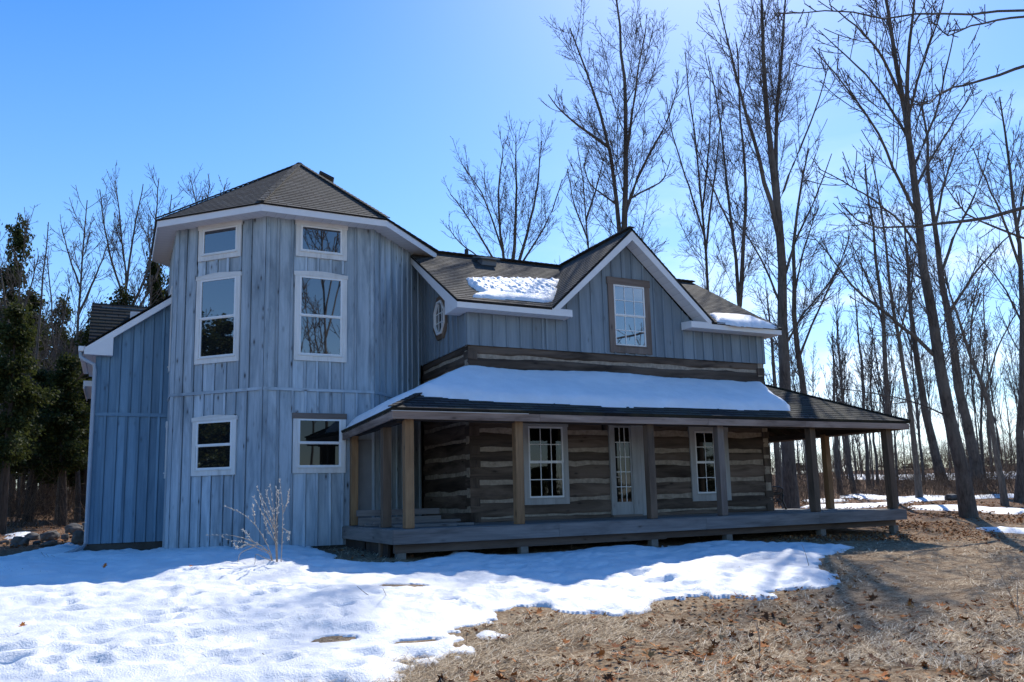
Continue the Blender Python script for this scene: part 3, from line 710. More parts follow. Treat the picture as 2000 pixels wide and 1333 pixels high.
mb = MB(); fd.box(mb, 1.06, 1.15, -.26, -.11, .0, .045); fd.box(mb, 1.075, 1.135, -.245, -.125, .045, .055); mb.build('outlet_box', M['under'], house, .008)

# ---- upper storey: boards on all sides, wall dormer
EZ, RZ, RY, EY = 4.20, 6.30, 18.95, 15.52; sl = (RZ-EZ)/(RY-EY); GA = 10.93; GL, GR = 8.66, 13.28
def rz(y): return EZ+sl*(y-EY)
def topF(q):
    X = LX0+q; wall_eave = 4.08
    g_ = 6.12-abs(X-GA)*(6.12-4.13)/(GA-GL-.12)
    return max(wall_eave, g_)
frU = Fr((LX0-.03, LY0-.02, 0), (1, 0, 0), (0, -1, 0)); UL = LX1-LX0+.06
board_wall(frU, 0, UL, 3.325, lambda q: topF(q-.03), .305, [(3.66, 4.90, 3.36, 5.22)], M['upper'], house, seed=5, cut=[GL-LX0, GA-LX0+.03, GR-LX0])
window(frU, 11.03-LX0+.03, 3.36, 5.21, 1.20, house, 2, 3, trim=.155, tmat='trimb', n0=.004, gmat='glassd', mat_sill='trimb', label='dormer window with rough brown casing')
frUL = Fr((LX0-.03, LY1, 0), (0, -1, 0), (-1, 0, 0))
def topS(q):
    y = LY1-q; return (rz(y) if y < RY else RZ-sl*(y-RY))-.10
cutS = [LY1-RY]
ow = (LY1-17.46, 4.24)
board_wall(frUL, 0, LY1-LY0+.02, 3.325, topS, .30, [(ow[0]-.38, ow[0]+.38, ow[1]-.44, ow[1]+.44)], M['upper'], house, seed=6, cut=cutS)
frUR = Fr((LX1+.03, LY0-.02, 0), (0, 1, 0), (1, 0, 0))
board_wall(frUR, 0, LY1-LY0+.02, 3.325, lambda q: topS(LY1-(LY0-.02+q)), .30, [], M['upper'], house, seed=7, cut=[RY-LY0+.02])
frUB = Fr((LX1+.03, LY1+.02, 0), (-1, 0, 0), (0, 1, 0))
board_wall(frUB, 0, UL, 3.325, lambda q: 4.1, .30, [], M['upper'], house, seed=8)
# octagonal window in the left gable
def ngon(cx, cy, a, b): return [(cx+a*math.cos(math.radians(22.5+45*k))/math.cos(math.radians(22.5)), cy+b*math.sin(math.radians(22.5+45*k))/math.cos(math.radians(22.5))) for k in range(8)]
def ring(fr, mb, A, B, n0, n1):
    for k in range(8):
        j = (k+1) % 8; mb.prism([fr.p(*A[k], n1), fr.p(*A[j], n1), fr.p(*B[j], n1), fr.p(*B[k], n1)], [fr.p(*A[k], n0), fr.p(*A[j], n0), fr.p(*B[j], n0), fr.p(*B[k], n0)])
o0, o1, o2 = ngon(*ow, .45, .52), ngon(*ow, .33, .40), ngon(*ow, .285, .355)
mb = MB(); ring(frUL, mb, o0, o1, .004, .05); OW = mb.build('window', M['postd'], house); OW['label'] = 'octagonal window with brown wooden casing'
mb = MB(); ring(frUL, mb, o1, o2, .004, .085); mb.build('frame', M['vinyl'], OW)
mb = MB(); mb.poly([frUL.p(u, v, .03) for u, v in o2]); mb.build('pane', M['glass'], OW)
mb = MB()
for q in (-.09, .09): frUL.box(mb, ow[0]+q-.009, ow[0]+q+.009, ow[1]-.33, ow[1]+.33, .032, .042)
for q in (-.11, .11): frUL.box(mb, ow[0]-.26, ow[0]+.26, ow[1]+q-.009, ow[1]+q+.009, .033, .0435)
mb.build('muntin', M['vinyl'], OW)
# roof
RX0, RX1 = 6.36, 15.50
rb = RB()
roof_plane(rb, [(RX0, EY-.03, EZ), (GL, EY-.03, EZ), (GA, RY, RZ), (RX0, RY, RZ)])
roof_plane(rb, [(GR-.08, EY-.03, EZ), (RX1, EY-.03, EZ), (RX1, RY, RZ), (GA, RY, RZ)])
roof_plane(rb, [(RX0, 2*RY-EY, EZ), (RX1, 2*RY-EY, EZ), (RX1, RY, RZ), (RX0, RY, RZ)])
DZ = 6.35
def dorm(X, sg):
    return [(X, EY-.01, EZ+.02), (GA, RY, RZ+.02), (GA, EY-.01, DZ)]
P1, P2, P3 = np.array((GL, EY-.01, EZ+.02)), np.array((GA, RY, RZ+.03)), np.array((GA, EY-.01, DZ))
roof_plane_pts = [P1, np.array((GL, EY+.3, EZ+.02)), P2, P3]
def dormer_plane(XE):
    # eave direction along Y; the triangle's lowest point is at the eave corner
    a = np.array((XE, EY-.01, EZ+.02)); b = np.array((XE, EY+.02, EZ+.02)); roof_plane(rb, [a, b, np.array((GA, RY, DZ)), np.array((GA, EY-.01, DZ))])
dormer_plane(GL); dormer_plane(GR)
RF = rb.build('roof', M['shingle'], house)
mb = MB(grain=(1, 0, 0)); ridge_cap(mb, (RX0, RY, RZ+.02), (RX1, RY, RZ+.02), .2); ridge_cap(mb, (GA, EY, DZ+.015), (GA, RY, DZ+.015), .16); mb.build('ridge_cap', M['shingle'], RF)
# fascias
mb = MB(grain=(1, 0, 0))
zt, zb_ = EZ-.015, EZ-.165
mb.box(RX0+.02, 9.19, EY, EY+.022, zb_, zt); mb.box(12.56, RX1-.02, EY, EY+.022, zb_, zt)
mb.box(9.168, 9.19, EY+.023, LY0-.05, zb_, zt); mb.box(12.56, 12.582, EY+.023, LY0-.05, zb_, zt)
# caps on the return boxes
mb.hexa([(GL+.02, EY+.001, zt+.001), (9.19, EY+.001, zt+.001), (9.19, LY0-.05, zt+.001), (GL+.02, LY0-.05, zt+.001), (GL+.02, EY+.001, zt+.012), (9.19, EY+.001, zt+.012), (9.19, LY0-.05, zt+.05), (GL+.02, LY0-.05, zt+.05)])
mb.hexa([(12.56, EY+.001, zt+.001), (GR-.02, EY+.001, zt+.001), (GR-.02, LY0-.05, zt+.001), (12.56, LY0-.05, zt+.001), (12.56, EY+.001, zt+.012), (GR-.02, EY+.001, zt+.012), (GR-.02, LY0-.05, zt+.05), (12.56, LY0-.05, zt+.05)])
mb.split('eave_fascia', M['alu'], house, .003)
mb = MB(grain=(0, 1, 0)); 
mb.box(RX0+.02, 9.166, EY+.023, LY0-.045, zb_+.012, zb_+.022); mb.box(12.583, RX1-.02, EY+.023, LY0-.045, zb_+.012, zb_+.022); mb.split('eave_soffit', M['soffit'], house)
def rake(mb, y0, p0, p1, wid, n, th=.025):
    """board hanging below the roof edge p0-p1"""
    p0, p1, n = np.array(p0, float), np.array(p1, float), np.array(n, float)
    A = [p0, p1, p1-(0, 0, wid), p0-(0, 0, wid)]; mb.prism(A, [p+n*th for p in A])
# dormer rakes
wd = .235
mb = MB(grain=(.7, 0, .7)); sd = (DZ-EZ-.02)/(GA-GL)
for sg, XE in ((1, GL), (-1, GR)):
    A = [(XE-sg*.02, EY+.0, EZ-.01), (GA, EY, DZ-.015), (GA, EY, DZ-.015-wd*1.18), (XE+sg*(.18), EY, EZ-.04), (XE+sg*.02, EY, EZ-.02)]
    mb.prism([(x, EY-.004, z) for x, y, z in A], [(x, EY+.022, z) for x, y, z in A])
# left and right rakes
for X, sg in ((RX0+.005, 1), (RX1-.005, -1)):
    for ye, yr in ((EY, RY), (2*RY-EY, RY)):
        A = [(X, ye, EZ-.012), (X, yr, RZ-.012), (X, yr, RZ-.20), (X, ye+(.26 if ye < yr else -.26), EZ-.165+.0), (X, ye, EZ-.165)]
        mb.prism(A, [(x+sg*.022, y, z) for x, y, z in A])
mb.split('rake_fascia', M['alu'], house, .003)
mb = MB(grain=(1, 0, 0))
for X0, X1 in ((RX0+.03, LX0-.06), (LX1+.06, RX1-.03)):
    for s_ in (1, -1):
        ya, yb = RY-s_*(RY-EY-.03), RY
        mb.prism([(X0, ya, EZ-.15), (X1, ya, EZ-.15), (X1, yb, RZ-.13), (X0, yb, RZ-.13)], [(X0, ya, EZ-.14), (X1, ya, EZ-.14), (X1, yb, RZ-.12), (X0, yb, RZ-.12)])
    # boxed eave return
mb.g = np.array([0, 1., 0])
for sg, XE in ((1, GL), (-1, GR)):
    mb.prism([(XE+sg*.16, EY+.023, EZ-.05), (GA, EY+.023, DZ-.24), (GA, LY0-.05, DZ-.24), (XE+sg*.16, LY0-.05, EZ-.05)],
             [(XE+sg*.16, EY+.023, EZ-.04), (GA, EY+.023, DZ-.23), (GA, LY0-.05, DZ-.23), (XE+sg*.16, LY0-.05, EZ-.04)])
mb.split('rake_soffit', M['soffit'], house)
mb = MB(grain=(0, 1, 0))   # the boxed eave returns on the gable ends
for X, X2 in ((RX0+.028, LX0-.055), (LX1+.055, RX1-.028)):
    mb.prism([(X, EY+.025, EZ-.165), (X, EY+.78, EZ-.165), (X, EY+.78, EZ+.25), (X, EY+.025, EZ-.05)], [(X2, EY+.025, EZ-.165), (X2, EY+.78, EZ-.165), (X2, EY+.78, EZ+.25), (X2, EY+.025, EZ-.05)])
mb.split('eave_return', M['alu'], house, .003)
# roof fittings
mb = MB(); mb.tube([(8.21, 19.3, 6.0), (8.21, 19.3, 6.62)], .055, 10); mb.build('vent_pipe', M['black'], house)
vb = MB(); vy = 18.5; vb.box(8.22, 8.62, vy-.2, vy+.2, rz(vy)-.1, rz(vy)+.10); vb.hexa([(8.15, vy-.28, rz(vy)+.04), (8.69, vy-.28, rz(vy)+.04), (8.69, vy+.26, rz(vy)+.20), (8.15, vy+.26, rz(vy)+.20), (8.15, vy-.28, rz(vy)+.08), (8.69, vy-.28, rz(vy)+.08), (8.69, vy+.26, rz(vy)+.24), (8.15, vy+.26, rz(vy)+.24)])
vb.build('roof_vent', M['panel'], house, .01)
# roof snow
def onmain(px, py): return onPl(px, py, (0, EY, EZ+.02), (0, -sl, 1))[:2]
sp_ = [(912, 546), (980, 547), (1092, 548), (1098, 551), (1089, 560), (1079, 563), (1094, 568), (1079, 590), (1061, 592), (1005, 587), (954, 583), (921, 581), (926, 577), (944, 574), (930, 566), (917, 557)]
def cups(P):
    g_ = vnoise(P[:, 0]*1.0, P[:, 1]*1.0, .085, 51)+.6*vnoise(P[:, 0], P[:, 1], .05, 52); return .075*g_*sstep(15.95, 16.1, P[:, 1])
o = snow_patch('snow_patch', [onmain(*p) for p in sp_], lambda x, y: EZ+.018+sl*(y-EY), .10, .025, .03, .05, M['snowroof'], cups, .25, .02)
tag(o, 'dimpled snow patch on the main roof left of the dormer', 'snow patch', 'remaining snow patches', 'thing')
sp2 = [(1387, 615), (1432, 617), (1465, 620), (1483, 628), (1512, 638), (1520, 641), (1490, 640), (1445, 636), (1402, 630)]
o = snow_patch('snow_patch', [onmain(*p) for p in sp2], lambda x, y: EZ+.018+sl*(y-EY), .11, .03, .03, .06, M['snowroof'], None, .25, .02)
tag(o, 'smooth snow patch on the main roof right of the dormer', 'snow patch', 'remaining snow patches', 'thing')
mb = MB(); mb.box(8.2, 8.66, 18.3, 18.7, rz(18.5)+.19, rz(18.5)+.22)

# ---- left wing
WY = 19.65; wz0 = -.74; WXL, WXR = -.455, 1.06
s_w = (4.80-3.50)/(1.03+.70)   # rake slope
frW = Fr((WXL, WY, 0), (1, 0, 0), (0, -1, 0)); WL_ = WXR-WXL
def topW(q): return 3.36+ (WXL+q+.70)*s_w
for j, (a, b) in enumerate(((wz0, 2.0), (2.06, None))):
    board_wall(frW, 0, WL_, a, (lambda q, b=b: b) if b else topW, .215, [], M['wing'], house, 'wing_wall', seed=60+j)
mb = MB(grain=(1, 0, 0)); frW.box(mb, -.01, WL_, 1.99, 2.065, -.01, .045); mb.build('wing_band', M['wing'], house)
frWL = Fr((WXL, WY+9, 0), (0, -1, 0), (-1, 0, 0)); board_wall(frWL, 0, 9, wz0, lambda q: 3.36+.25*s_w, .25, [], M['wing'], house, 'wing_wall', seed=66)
mb = MB(); mb.box(WXL+.03, WXR, WY+.03, WY+9, -1.25, wz0+.01); mb.build('wing_foundation', M['found'], house)
RXW, EYW = -.72, WY-.2
rb = RB(); zE = 3.50
roof_plane(rb, [(RXW, EYW, zE), (RXW, EYW+3.4, zE), (2.4, EYW+3.4, zE+s_w*(2.4-RXW)), (2.4, EYW, zE+s_w*(2.4-RXW))], .05)
rb.build('wing_roof', M['shingled'], house)
mb = MB(grain=(.8, 0, .6))
A = [(RXW+.005, zE-.015), (1.6, zE+s_w*(1.6-RXW)-.015), (1.6, zE+s_w*(1.6-RXW)-.21), (-.16, zE+s_w*(-.16-RXW)-.22), (-.16, zE-.20), (RXW+.005, zE-.20)]
mb.prism([(x, EYW, z) for x, z in A], [(x, EYW+.025, z) for x, z in A])
mb.build('wing_fascia', M['alu'], house, .003)
mb = MB(grain=(0, 1, 0)); mb.box(RXW+.02, WXL+.02, EYW+.026, EYW+3.4, zE-.19, zE-.18); mb.box(RXW+.02, -.17, EYW+.026, WY-.05, zE-.199, zE-.191)
mb.prism([(-.16, EYW+.026, zE+s_w*(-.16-RXW)-.2), (1.6, EYW+.026, zE+s_w*(1.6-RXW)-.2), (1.6, WY-.03, zE+s_w*(1.6-RXW)-.2), (-.16, WY-.03, zE+s_w*(-.16-RXW)-.2)], [(-.16, EYW+.026, zE+s_w*(-.16-RXW)-.19), (1.6, EYW+.026, zE+s_w*(1.6-RXW)-.19), (1.6, WY-.03, zE+s_w*(1.6-RXW)-.19), (-.16, WY-.03, zE+s_w*(-.16-RXW)-.19)])
mb.split('wing_soffit', M['soffit'], house)
# gutter and downspout
mb = MB(grain=(0, 1, 0)); mb.box(RXW-.11, RXW-.002, EYW+.02, EYW+3.4, zE-.13, zE-.02); mb.build('gutter', M['alu'], house, .01)
mb = MB(); dx = WXL-.04
mb.tube([(RXW-.06, EYW+.12, zE-.12), (RXW-.06, EYW+.13, zE-.24), (RXW+.02, WY-.18, zE-.32), (dx-.02, WY-.10, zE-.40), (dx, WY-.08, zE-.55), (dx, WY-.08, 1.5), (dx, WY-.08, -.72), (dx-.06, WY-.12, -.80), (-.95, WY-.95, -.93)], .042, 8); mb.build('downspout', M['spout'], house, smooth=True)
# taller roof rising behind the wing
rb = RB(); BX = -.76
roof_plane(rb, [(BX, 23.0, 4.22), (3.0, 23.0, 4.22), (3.0, 24.1, 5.50), (BX, 24.1, 5.50)], .1)
rb.build('back_roof', M['shingled'], house)
mb = MB(grain=(1, 0, 0)); mb.box(BX+.25, 3.0, 23.2, 26, 3.0, 4.25); mb.box(BX+.25, 3.0, 24.0, 26, 4.25, 5.4); mb.split('back_wall', M['wing'], house)
mb = MB(grain=(0, 1, 0)); mb.box(BX-.06, WXL+.01, 22.85, 25.5, 3.06, 3.20); mb.box(BX-.06, BX-.03, 22.86, 25.5, 3.0, 3.06); mb.split('back_eave', M['alu'], house)
mb = MB(); mb.box(.18, .46, 23.55, 23.9, 4.85, 5.22); mb.build('skylight', M['alu'], house, .01)

# ---- porch
PX0, PX1, PY0, PZ = 4.30, 17.58, 13.58, 1.625; WZ = 2.76
mb = MB(grain=(1, 0, 0))   # deck boards
y = 13.66
while y < 18.9:
    x0 = 4.36 if y < 17.1 else LX0
    if y < LY0-.1: mb.box(x0, 17.14, y, y+.135, -.525, -.49)
    else:
        if y < 17.1: mb.box(4.36, LX0-.05, y, y+.135, -.525, -.49)
        mb.box(LX1+.05, 17.14, y, y+.135, -.525, -.49)
    y += .142
DK = mb.build('deck', M['deckw'], house, .004)
mb = MB(grain=(1, 0, 0)); xs = [4.33, 7.6, 11.1, 14.3, 17.17]
for a, b in zip(xs[:-1], xs[1:]): mb.box(a+.003, b, 13.61, 13.655, -.745, -.505+rnd.uniform(-.003, .003))
mb.g = np.array([0, 1., 0]); mb.box(4.33, 4.355, 13.657, 17.1, -.745, -.505); mb.box(17.145, 17.17, 13.657, 18.9, -.745, -.505)
mb.split('rim_board', M['deckw'], DK, .004)
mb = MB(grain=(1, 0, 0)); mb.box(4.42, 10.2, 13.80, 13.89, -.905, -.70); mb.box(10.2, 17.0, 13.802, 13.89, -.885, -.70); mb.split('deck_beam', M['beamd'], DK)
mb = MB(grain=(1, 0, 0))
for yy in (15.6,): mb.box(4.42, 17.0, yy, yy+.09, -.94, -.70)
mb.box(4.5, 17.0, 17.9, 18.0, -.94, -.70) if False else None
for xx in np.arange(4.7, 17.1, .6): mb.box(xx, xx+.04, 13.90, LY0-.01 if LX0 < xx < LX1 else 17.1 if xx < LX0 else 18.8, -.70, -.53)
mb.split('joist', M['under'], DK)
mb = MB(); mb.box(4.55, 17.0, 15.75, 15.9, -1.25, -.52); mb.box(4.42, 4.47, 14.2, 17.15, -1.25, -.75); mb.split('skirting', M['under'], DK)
for xx in (4.55, 6.95, 9.92, 11.86, 14.6, 17.0):
    mb = MB(); w = .08; mb.box(xx-w, xx+w, 13.805, 13.80+2*w, -1.14, -.88); mb.box(xx-.14, xx+.14, 13.74, 14.02, -1.22, -1.10); mb.build('pier', M['concrete'], DK, .008)
for xx, yy in ((4.05+.0, 14.5), (17.0, 15.8)):
    mb = MB(); mb.box(xx+.32 if xx < 5 else xx-.08, xx+.44 if xx < 5 else xx+.08, yy, yy+.12, -1.2, -.70); mb.build('pier', M['postd'], DK, .008)
for x, y, mt, w in ((4.70, 13.87, 'post', .17), (6.885, 13.87, 'post', .165), (9.93, 13.87, 'postd', .165), (11.77, 13.87, 'trimb', .165), (14.48, 13.87, 'postd', .17), (17.02, 13.87, 'postd', .18), (17.0, 15.78, 'post', .165), (4.62, 14.95, 'postd', .17), (4.55, 17.0, 'post', .15), (17.0, 18.4, 'postd', .17)):
    mb = MB(); w /= 2
    ln = rnd.uniform(-.012, .012); mb.hexa([(x-w, y-w, -.487), (x+w, y-w, -.487), (x+w, y+w, -.487), (x-w, y+w, -.487), (x-w+ln, y-w, 1.47), (x+w+ln, y-w, 1.47), (x+w+ln, y+w, 1.47), (x-w+ln, y+w, 1.47)])
    mb.build('post', M[mt], house, .01)
# porch roof planes; the left eave sinks towards the tower
LD = -.12
rb = RB()
roof_plane(rb, [(PX0, PY0, PZ), (PX1, PY0, PZ), (LX1, LY0, WZ), (LX0, LY0, WZ)], .05)
roof_plane(rb, [(PX1, PY0, PZ), (PX1, 18.9, PZ), (LX1, 18.9, WZ), (LX1, LY0, WZ)], .05)
roof_plane(rb, [(PX0, 17.16, PZ+LD), (PX0, PY0, PZ), (LX0, LY0, WZ), (LX0, 18.85, WZ), (5.05, 17.2, PZ+LD+.36)], .05)
PR = rb.build('porch_roof', M['shingled'], house)
mb = MB(grain=(1, 0, 0)); ridge_cap(mb, (PX1, PY0, PZ), (LX1, LY0, WZ)); mb.build('hip_cap', M['shingled'], PR)
mb = MB(grain=(1, 0, 0)); ridge_cap(mb, (PX0, PY0, PZ), (LX0, LY0, WZ)); mb.build('hip_cap', M['shingled'], PR)
mb = MB(grain=(1, 0, 0)); xs = [PX0+.03, 7.25, 11.3, 14.1, PX1-.03]
for a, b in zip(xs[:-1], xs[1:]): mb.box(a+.002, b-.002, PY0+.02, PY0+.06, PZ-.195, PZ-.055)
mb.g = np.array([0, 1., 0]); mb.box(PX1-.07, PX1-.03, PY0+.062, 18.9, PZ-.195, PZ-.055)
mb.prism([(PX0+.03, PY0+.062, PZ-.195), (PX0+.03, PY0+.062, PZ-.055), (PX0+.03, 17.16, PZ-.055+LD), (PX0+.03, 17.16, PZ-.195+LD)], [(PX0+.07, PY0+.062, PZ-.195), (PX0+.07, PY0+.062, PZ-.055), (PX0+.07, 17.16, PZ-.055+LD), (PX0+.07, 17.16, PZ-.195+LD)])
mb.split('porch_fascia', M['beam'], house, .005)
mb = MB(grain=(1, 0, 0)); mb.box(PX0+.0, 7.0, PY0-.004, PY0+.018, PZ-.062, PZ-.048); mb.build('drip_edge', M['flash'], PR)
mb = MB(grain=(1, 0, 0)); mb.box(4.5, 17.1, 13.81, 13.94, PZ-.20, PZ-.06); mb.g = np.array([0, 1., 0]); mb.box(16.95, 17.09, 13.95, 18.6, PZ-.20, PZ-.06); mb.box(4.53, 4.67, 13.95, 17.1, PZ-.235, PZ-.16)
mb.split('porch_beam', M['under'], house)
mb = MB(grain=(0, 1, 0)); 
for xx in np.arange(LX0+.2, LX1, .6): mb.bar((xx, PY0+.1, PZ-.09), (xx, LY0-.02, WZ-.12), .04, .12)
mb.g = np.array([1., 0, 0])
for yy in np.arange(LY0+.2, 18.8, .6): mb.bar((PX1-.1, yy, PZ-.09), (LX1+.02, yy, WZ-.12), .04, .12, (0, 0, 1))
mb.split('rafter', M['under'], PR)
mb = MB(); mb.box(5.06, 5.62, 17.3, 17.35, -.48, 1.6) if False else None
fp = Fr((5.024-.55, TY-.03, 0), (1, 0, 0), (0, -1, 0)); mb = MB(); fp.box(mb, .06, .5, -.42, 1.33, .0, .02); mb.build('wall_panel', M['panel'], house)
# snow on the porch roof
def porch_z(x, y):
    x = np.asarray(x, float); y = np.asarray(y, float)
    f = PZ+(WZ-PZ)*(y-PY0)/(LY0-PY0); l = PZ+LD*np.clip((y-PY0)/3.58, 0, 1)+(WZ-PZ)*(x-PX0)/(LX0-PX0); r = PZ+(WZ-PZ)*(PX1-x)/(PX1-LX1)
    return np.minimum(np.minimum(f, l), r)+.012
pp = [(4.34, 17.1), (4.35, 16.2), (4.40, 15.2), (4.55, 14.75), (4.85, 14.4), (5.2, 14.22), (6.04, 14.10), (7.43, 14.03), (9.13, 13.94), (10.5, 14.0), (11.92, 14.07), (13.2, 14.03), (14.12, 14.06), (14.35, 14.3), (14.6, 14.9), (14.95, 15.5), (15.05, 15.93), (6.75, 15.93), (6.74, 17.0), (6.6, 18.7), (5.05, 17.12)]
def hump(P): return .06*np.exp(-((P[:, 0]-10.0)/1.3)**2)*sstep(14.3, 15.6, P[:, 1]) + .05*np.exp(-((P[:, 0]-6.2)/1.1)**2)*sstep(14.3, 15.8, P[:, 1])
o = snow_patch('snow_patch', pp, porch_z, .155, .045, .06, .10, M['snowroof'], hump, .55, .02)
tag(o, 'long thick snow blanket lying on the front porch roof', 'snow patch', 'remaining snow patches', 'thing')

# ------------------------------------------------------------------ things on the deck
def lumber(a, b, w, h, lab):
    a, b = np.array(a), np.array(b); base = (a+b)/2; mb = MB(grain=(b-a)/np.linalg.norm(b-a)); mb.bar(a, b, w, h)
    tag(mb.build('lumber_board', M['deckw'], None, .004, base=base), lab, 'board', 'loose boards on the deck')
zk = -.49
lumber((4.50, 15.95, zk+.03), (6.35, 15.75, zk+.03), .14, .05, 'grey loose board lying flat behind the second porch post')
lumber((4.75, 14.85, zk+.025), (5.75, 14.2, zk+.025), .13, .045, 'short pale loose board poking past the corner post')
lumber((4.95, 15.15, zk+.025), (6.25, 14.55, zk+.025), .14, .045, 'longer pale loose board beside the corner post')
lumber((4.55, 15.6, zk+.08), (6.3, 15.4, zk+.08), .14, .05, 'grey loose board laid across others between two posts')
lumber((4.46, 16.3, zk+.09), (6.2, 16.2, zk+.09), .05, .16, 'grey board standing on edge by the tower wall')
lumber((4.46, 16.42, zk+.26), (6.2, 16.32, zk+.26), .12, .12, 'thick squared timber on top of the board stack by the tower')
lumber((4.6, 15.3, zk+.025), (5.3, 15.15, zk+.025), .12, .04, 'short dark offcut board at the foot of the second post')
# iron bench by the right wall, seen end on
bench = empty('park_bench', (15.95, 17.4, zk)); tag(bench, 'black cast iron park bench at the right end of the porch', 'bench')
for yy in (16.82, 18.1):
    mb = MB()
    mb.tube([(15.72, yy, .42), (15.82, yy, .1), (15.88, yy, -.06), (15.90, yy, -.28), (15.86, yy, zk)], [.02, .022, .024, .022, .03])
    mb.tube([(15.88, yy, -.06), (16.12, yy, -.09), (16.36, yy, -.05), (16.42, yy, -.12)], .02)
    mb.tube([(16.38, yy, -.07), (16.36, yy, -.25), (16.43, yy, -.40), (16.47, yy, zk)], [.024, .022, .024, .03])
    mb.tube([(15.84, yy, .10), (16.05, yy, .13), (16.28, yy, .12), (16.40, yy, .06), (16.38, yy, -.06)], .018)
    mb.tube([(15.95, yy, -.08), (16.0, yy, -.22), (16.12, yy, -.28), (16.25, yy, -.2), (16.3, yy, -.08)], .014)
    mb.tube([(15.90, yy, -.3), (16.1, yy, -.18), (16.38, yy, -.3)], .013)
    mb.tube([(16.0, yy, -.06), (16.06, yy, .05), (16.16, yy, .0), (16.22, yy, .1)], .012)
    mb.build('bench_end', M['black'], bench, smooth=True)
mb = MB(grain=(0, 1, 0))
for q in range(6): mb.bar((15.95+q*.08, 16.78, -.045-.01*math.sin(q)), (15.95+q*.08, 18.14, -.045-.01*math.sin(q)), .06, .025)
mb.build('seat', M['black'], bench)
mb = MB(grain=(0, 1, 0))
for q in range(4): mb.bar((15.84-q*.03, 16.78, .08+q*.09), (15.84-q*.03, 18.14, .08+q*.09), .025, .06)
mb.build('backrest', M['black'], bench)

# ------------------------------------------------------------------ trees
def tubes(P, R, S):
    """P (N,K,3) R (N,K) -> verts, quads"""
    Nn, K = P.shape[:2]
    T = np.gradient(P, axis=1); T /= np.linalg.norm(T, axis=2, keepdims=True)+1e-9
    ref = np.where(np.abs(T[..., 2:3]) < .9, np.array([0, 0, 1.]), np.array([1., 0, 0])); A = np.cross(T, ref); A /= np.linalg.norm(A, axis=2, keepdims=True)+1e-9; B = np.cross(T, A)
    q = np.arange(S)*2*np.pi/S
    V = P[:, :, None]+R[:, :, None, None]*(A[:, :, None]*np.cos(q)[None, None, :, None]+B[:, :, None]*np.sin(q)[None, None, :, None])
    i = np.arange(Nn*K*S).reshape(Nn, K, S); j = np.roll(i, -1, 2)
    F = np.stack([i[:, :-1], j[:, :-1], j[:, 1:], i[:, 1:]], -1).reshape(-1, 4)
    return V.reshape(-1, 3), F
def resample(pts, K):
    pts = np.array(pts, float); d = np.concatenate([[0], np.cumsum(np.linalg.norm(np.diff(pts, axis=0), axis=1))])
    # smooth (catmull-rom like) by dense interpolation then light averaging
    t = np.linspace(0, d[-1], K); Q = np.stack([np.interp(t, d, pts[:, k]) for k in range(3)], -1)
    for _ in range(2): Q[1:-1] = .25*Q[:-2]+.5*Q[1:-1]+.25*Q[2:]
    return Q
def spawn(rs, P, R, Len, cnt, tmin, tmax, amin, amax, lf, up, wig, K, rmin, rfac=.6, taper=.25, flat=None):
    idx = np.repeat(np.arange(len(P)), cnt)
    if not len(idx): return None
    n = len(idx); Kp = P.shape[1]; t = rs.uniform(tmin, tmax, n)*(Kp-1.001); k0 = t.astype(int); f = t-k0
    p = P[idx, k0]*(1-f)[:, None]+P[idx, k0+1]*f[:, None]; r = R[idx, k0]*(1-f)+R[idx, k0+1]*f
    tan = P[idx, k0+1]-P[idx, k0]; tan /= np.linalg.norm(tan, axis=1, keepdims=True)+1e-9
    rv = rs.randn(n, 3); rv -= (rv*tan).sum(1, keepdims=True)*tan; rv /= np.linalg.norm(rv, axis=1, keepdims=True)+1e-9
    a = np.radians(rs.uniform(amin, amax, n))[:, None]; d = tan*np.cos(a)+rv*np.sin(a)
    L = Len[idx]*(1-.62*t/(Kp-1))*rs.uniform(.55, 1.1, n)*lf
    out = np.zeros((n, K, 3)); out[:, 0] = p
    for k in range(1, K):
        d = d+rs.randn(n, 3)*wig; d[:, 2] += up; d /= np.linalg.norm(d, axis=1, keepdims=True)
        out[:, k] = out[:, k-1]+d*(L/(K-1))[:, None]
    r0 = np.minimum(r*rfac, np.maximum(L*.0056, rmin)); s = np.linspace(1, taper, K); RR = np.maximum(r0[:, None]*s[None], rmin)
    return out, RR, L
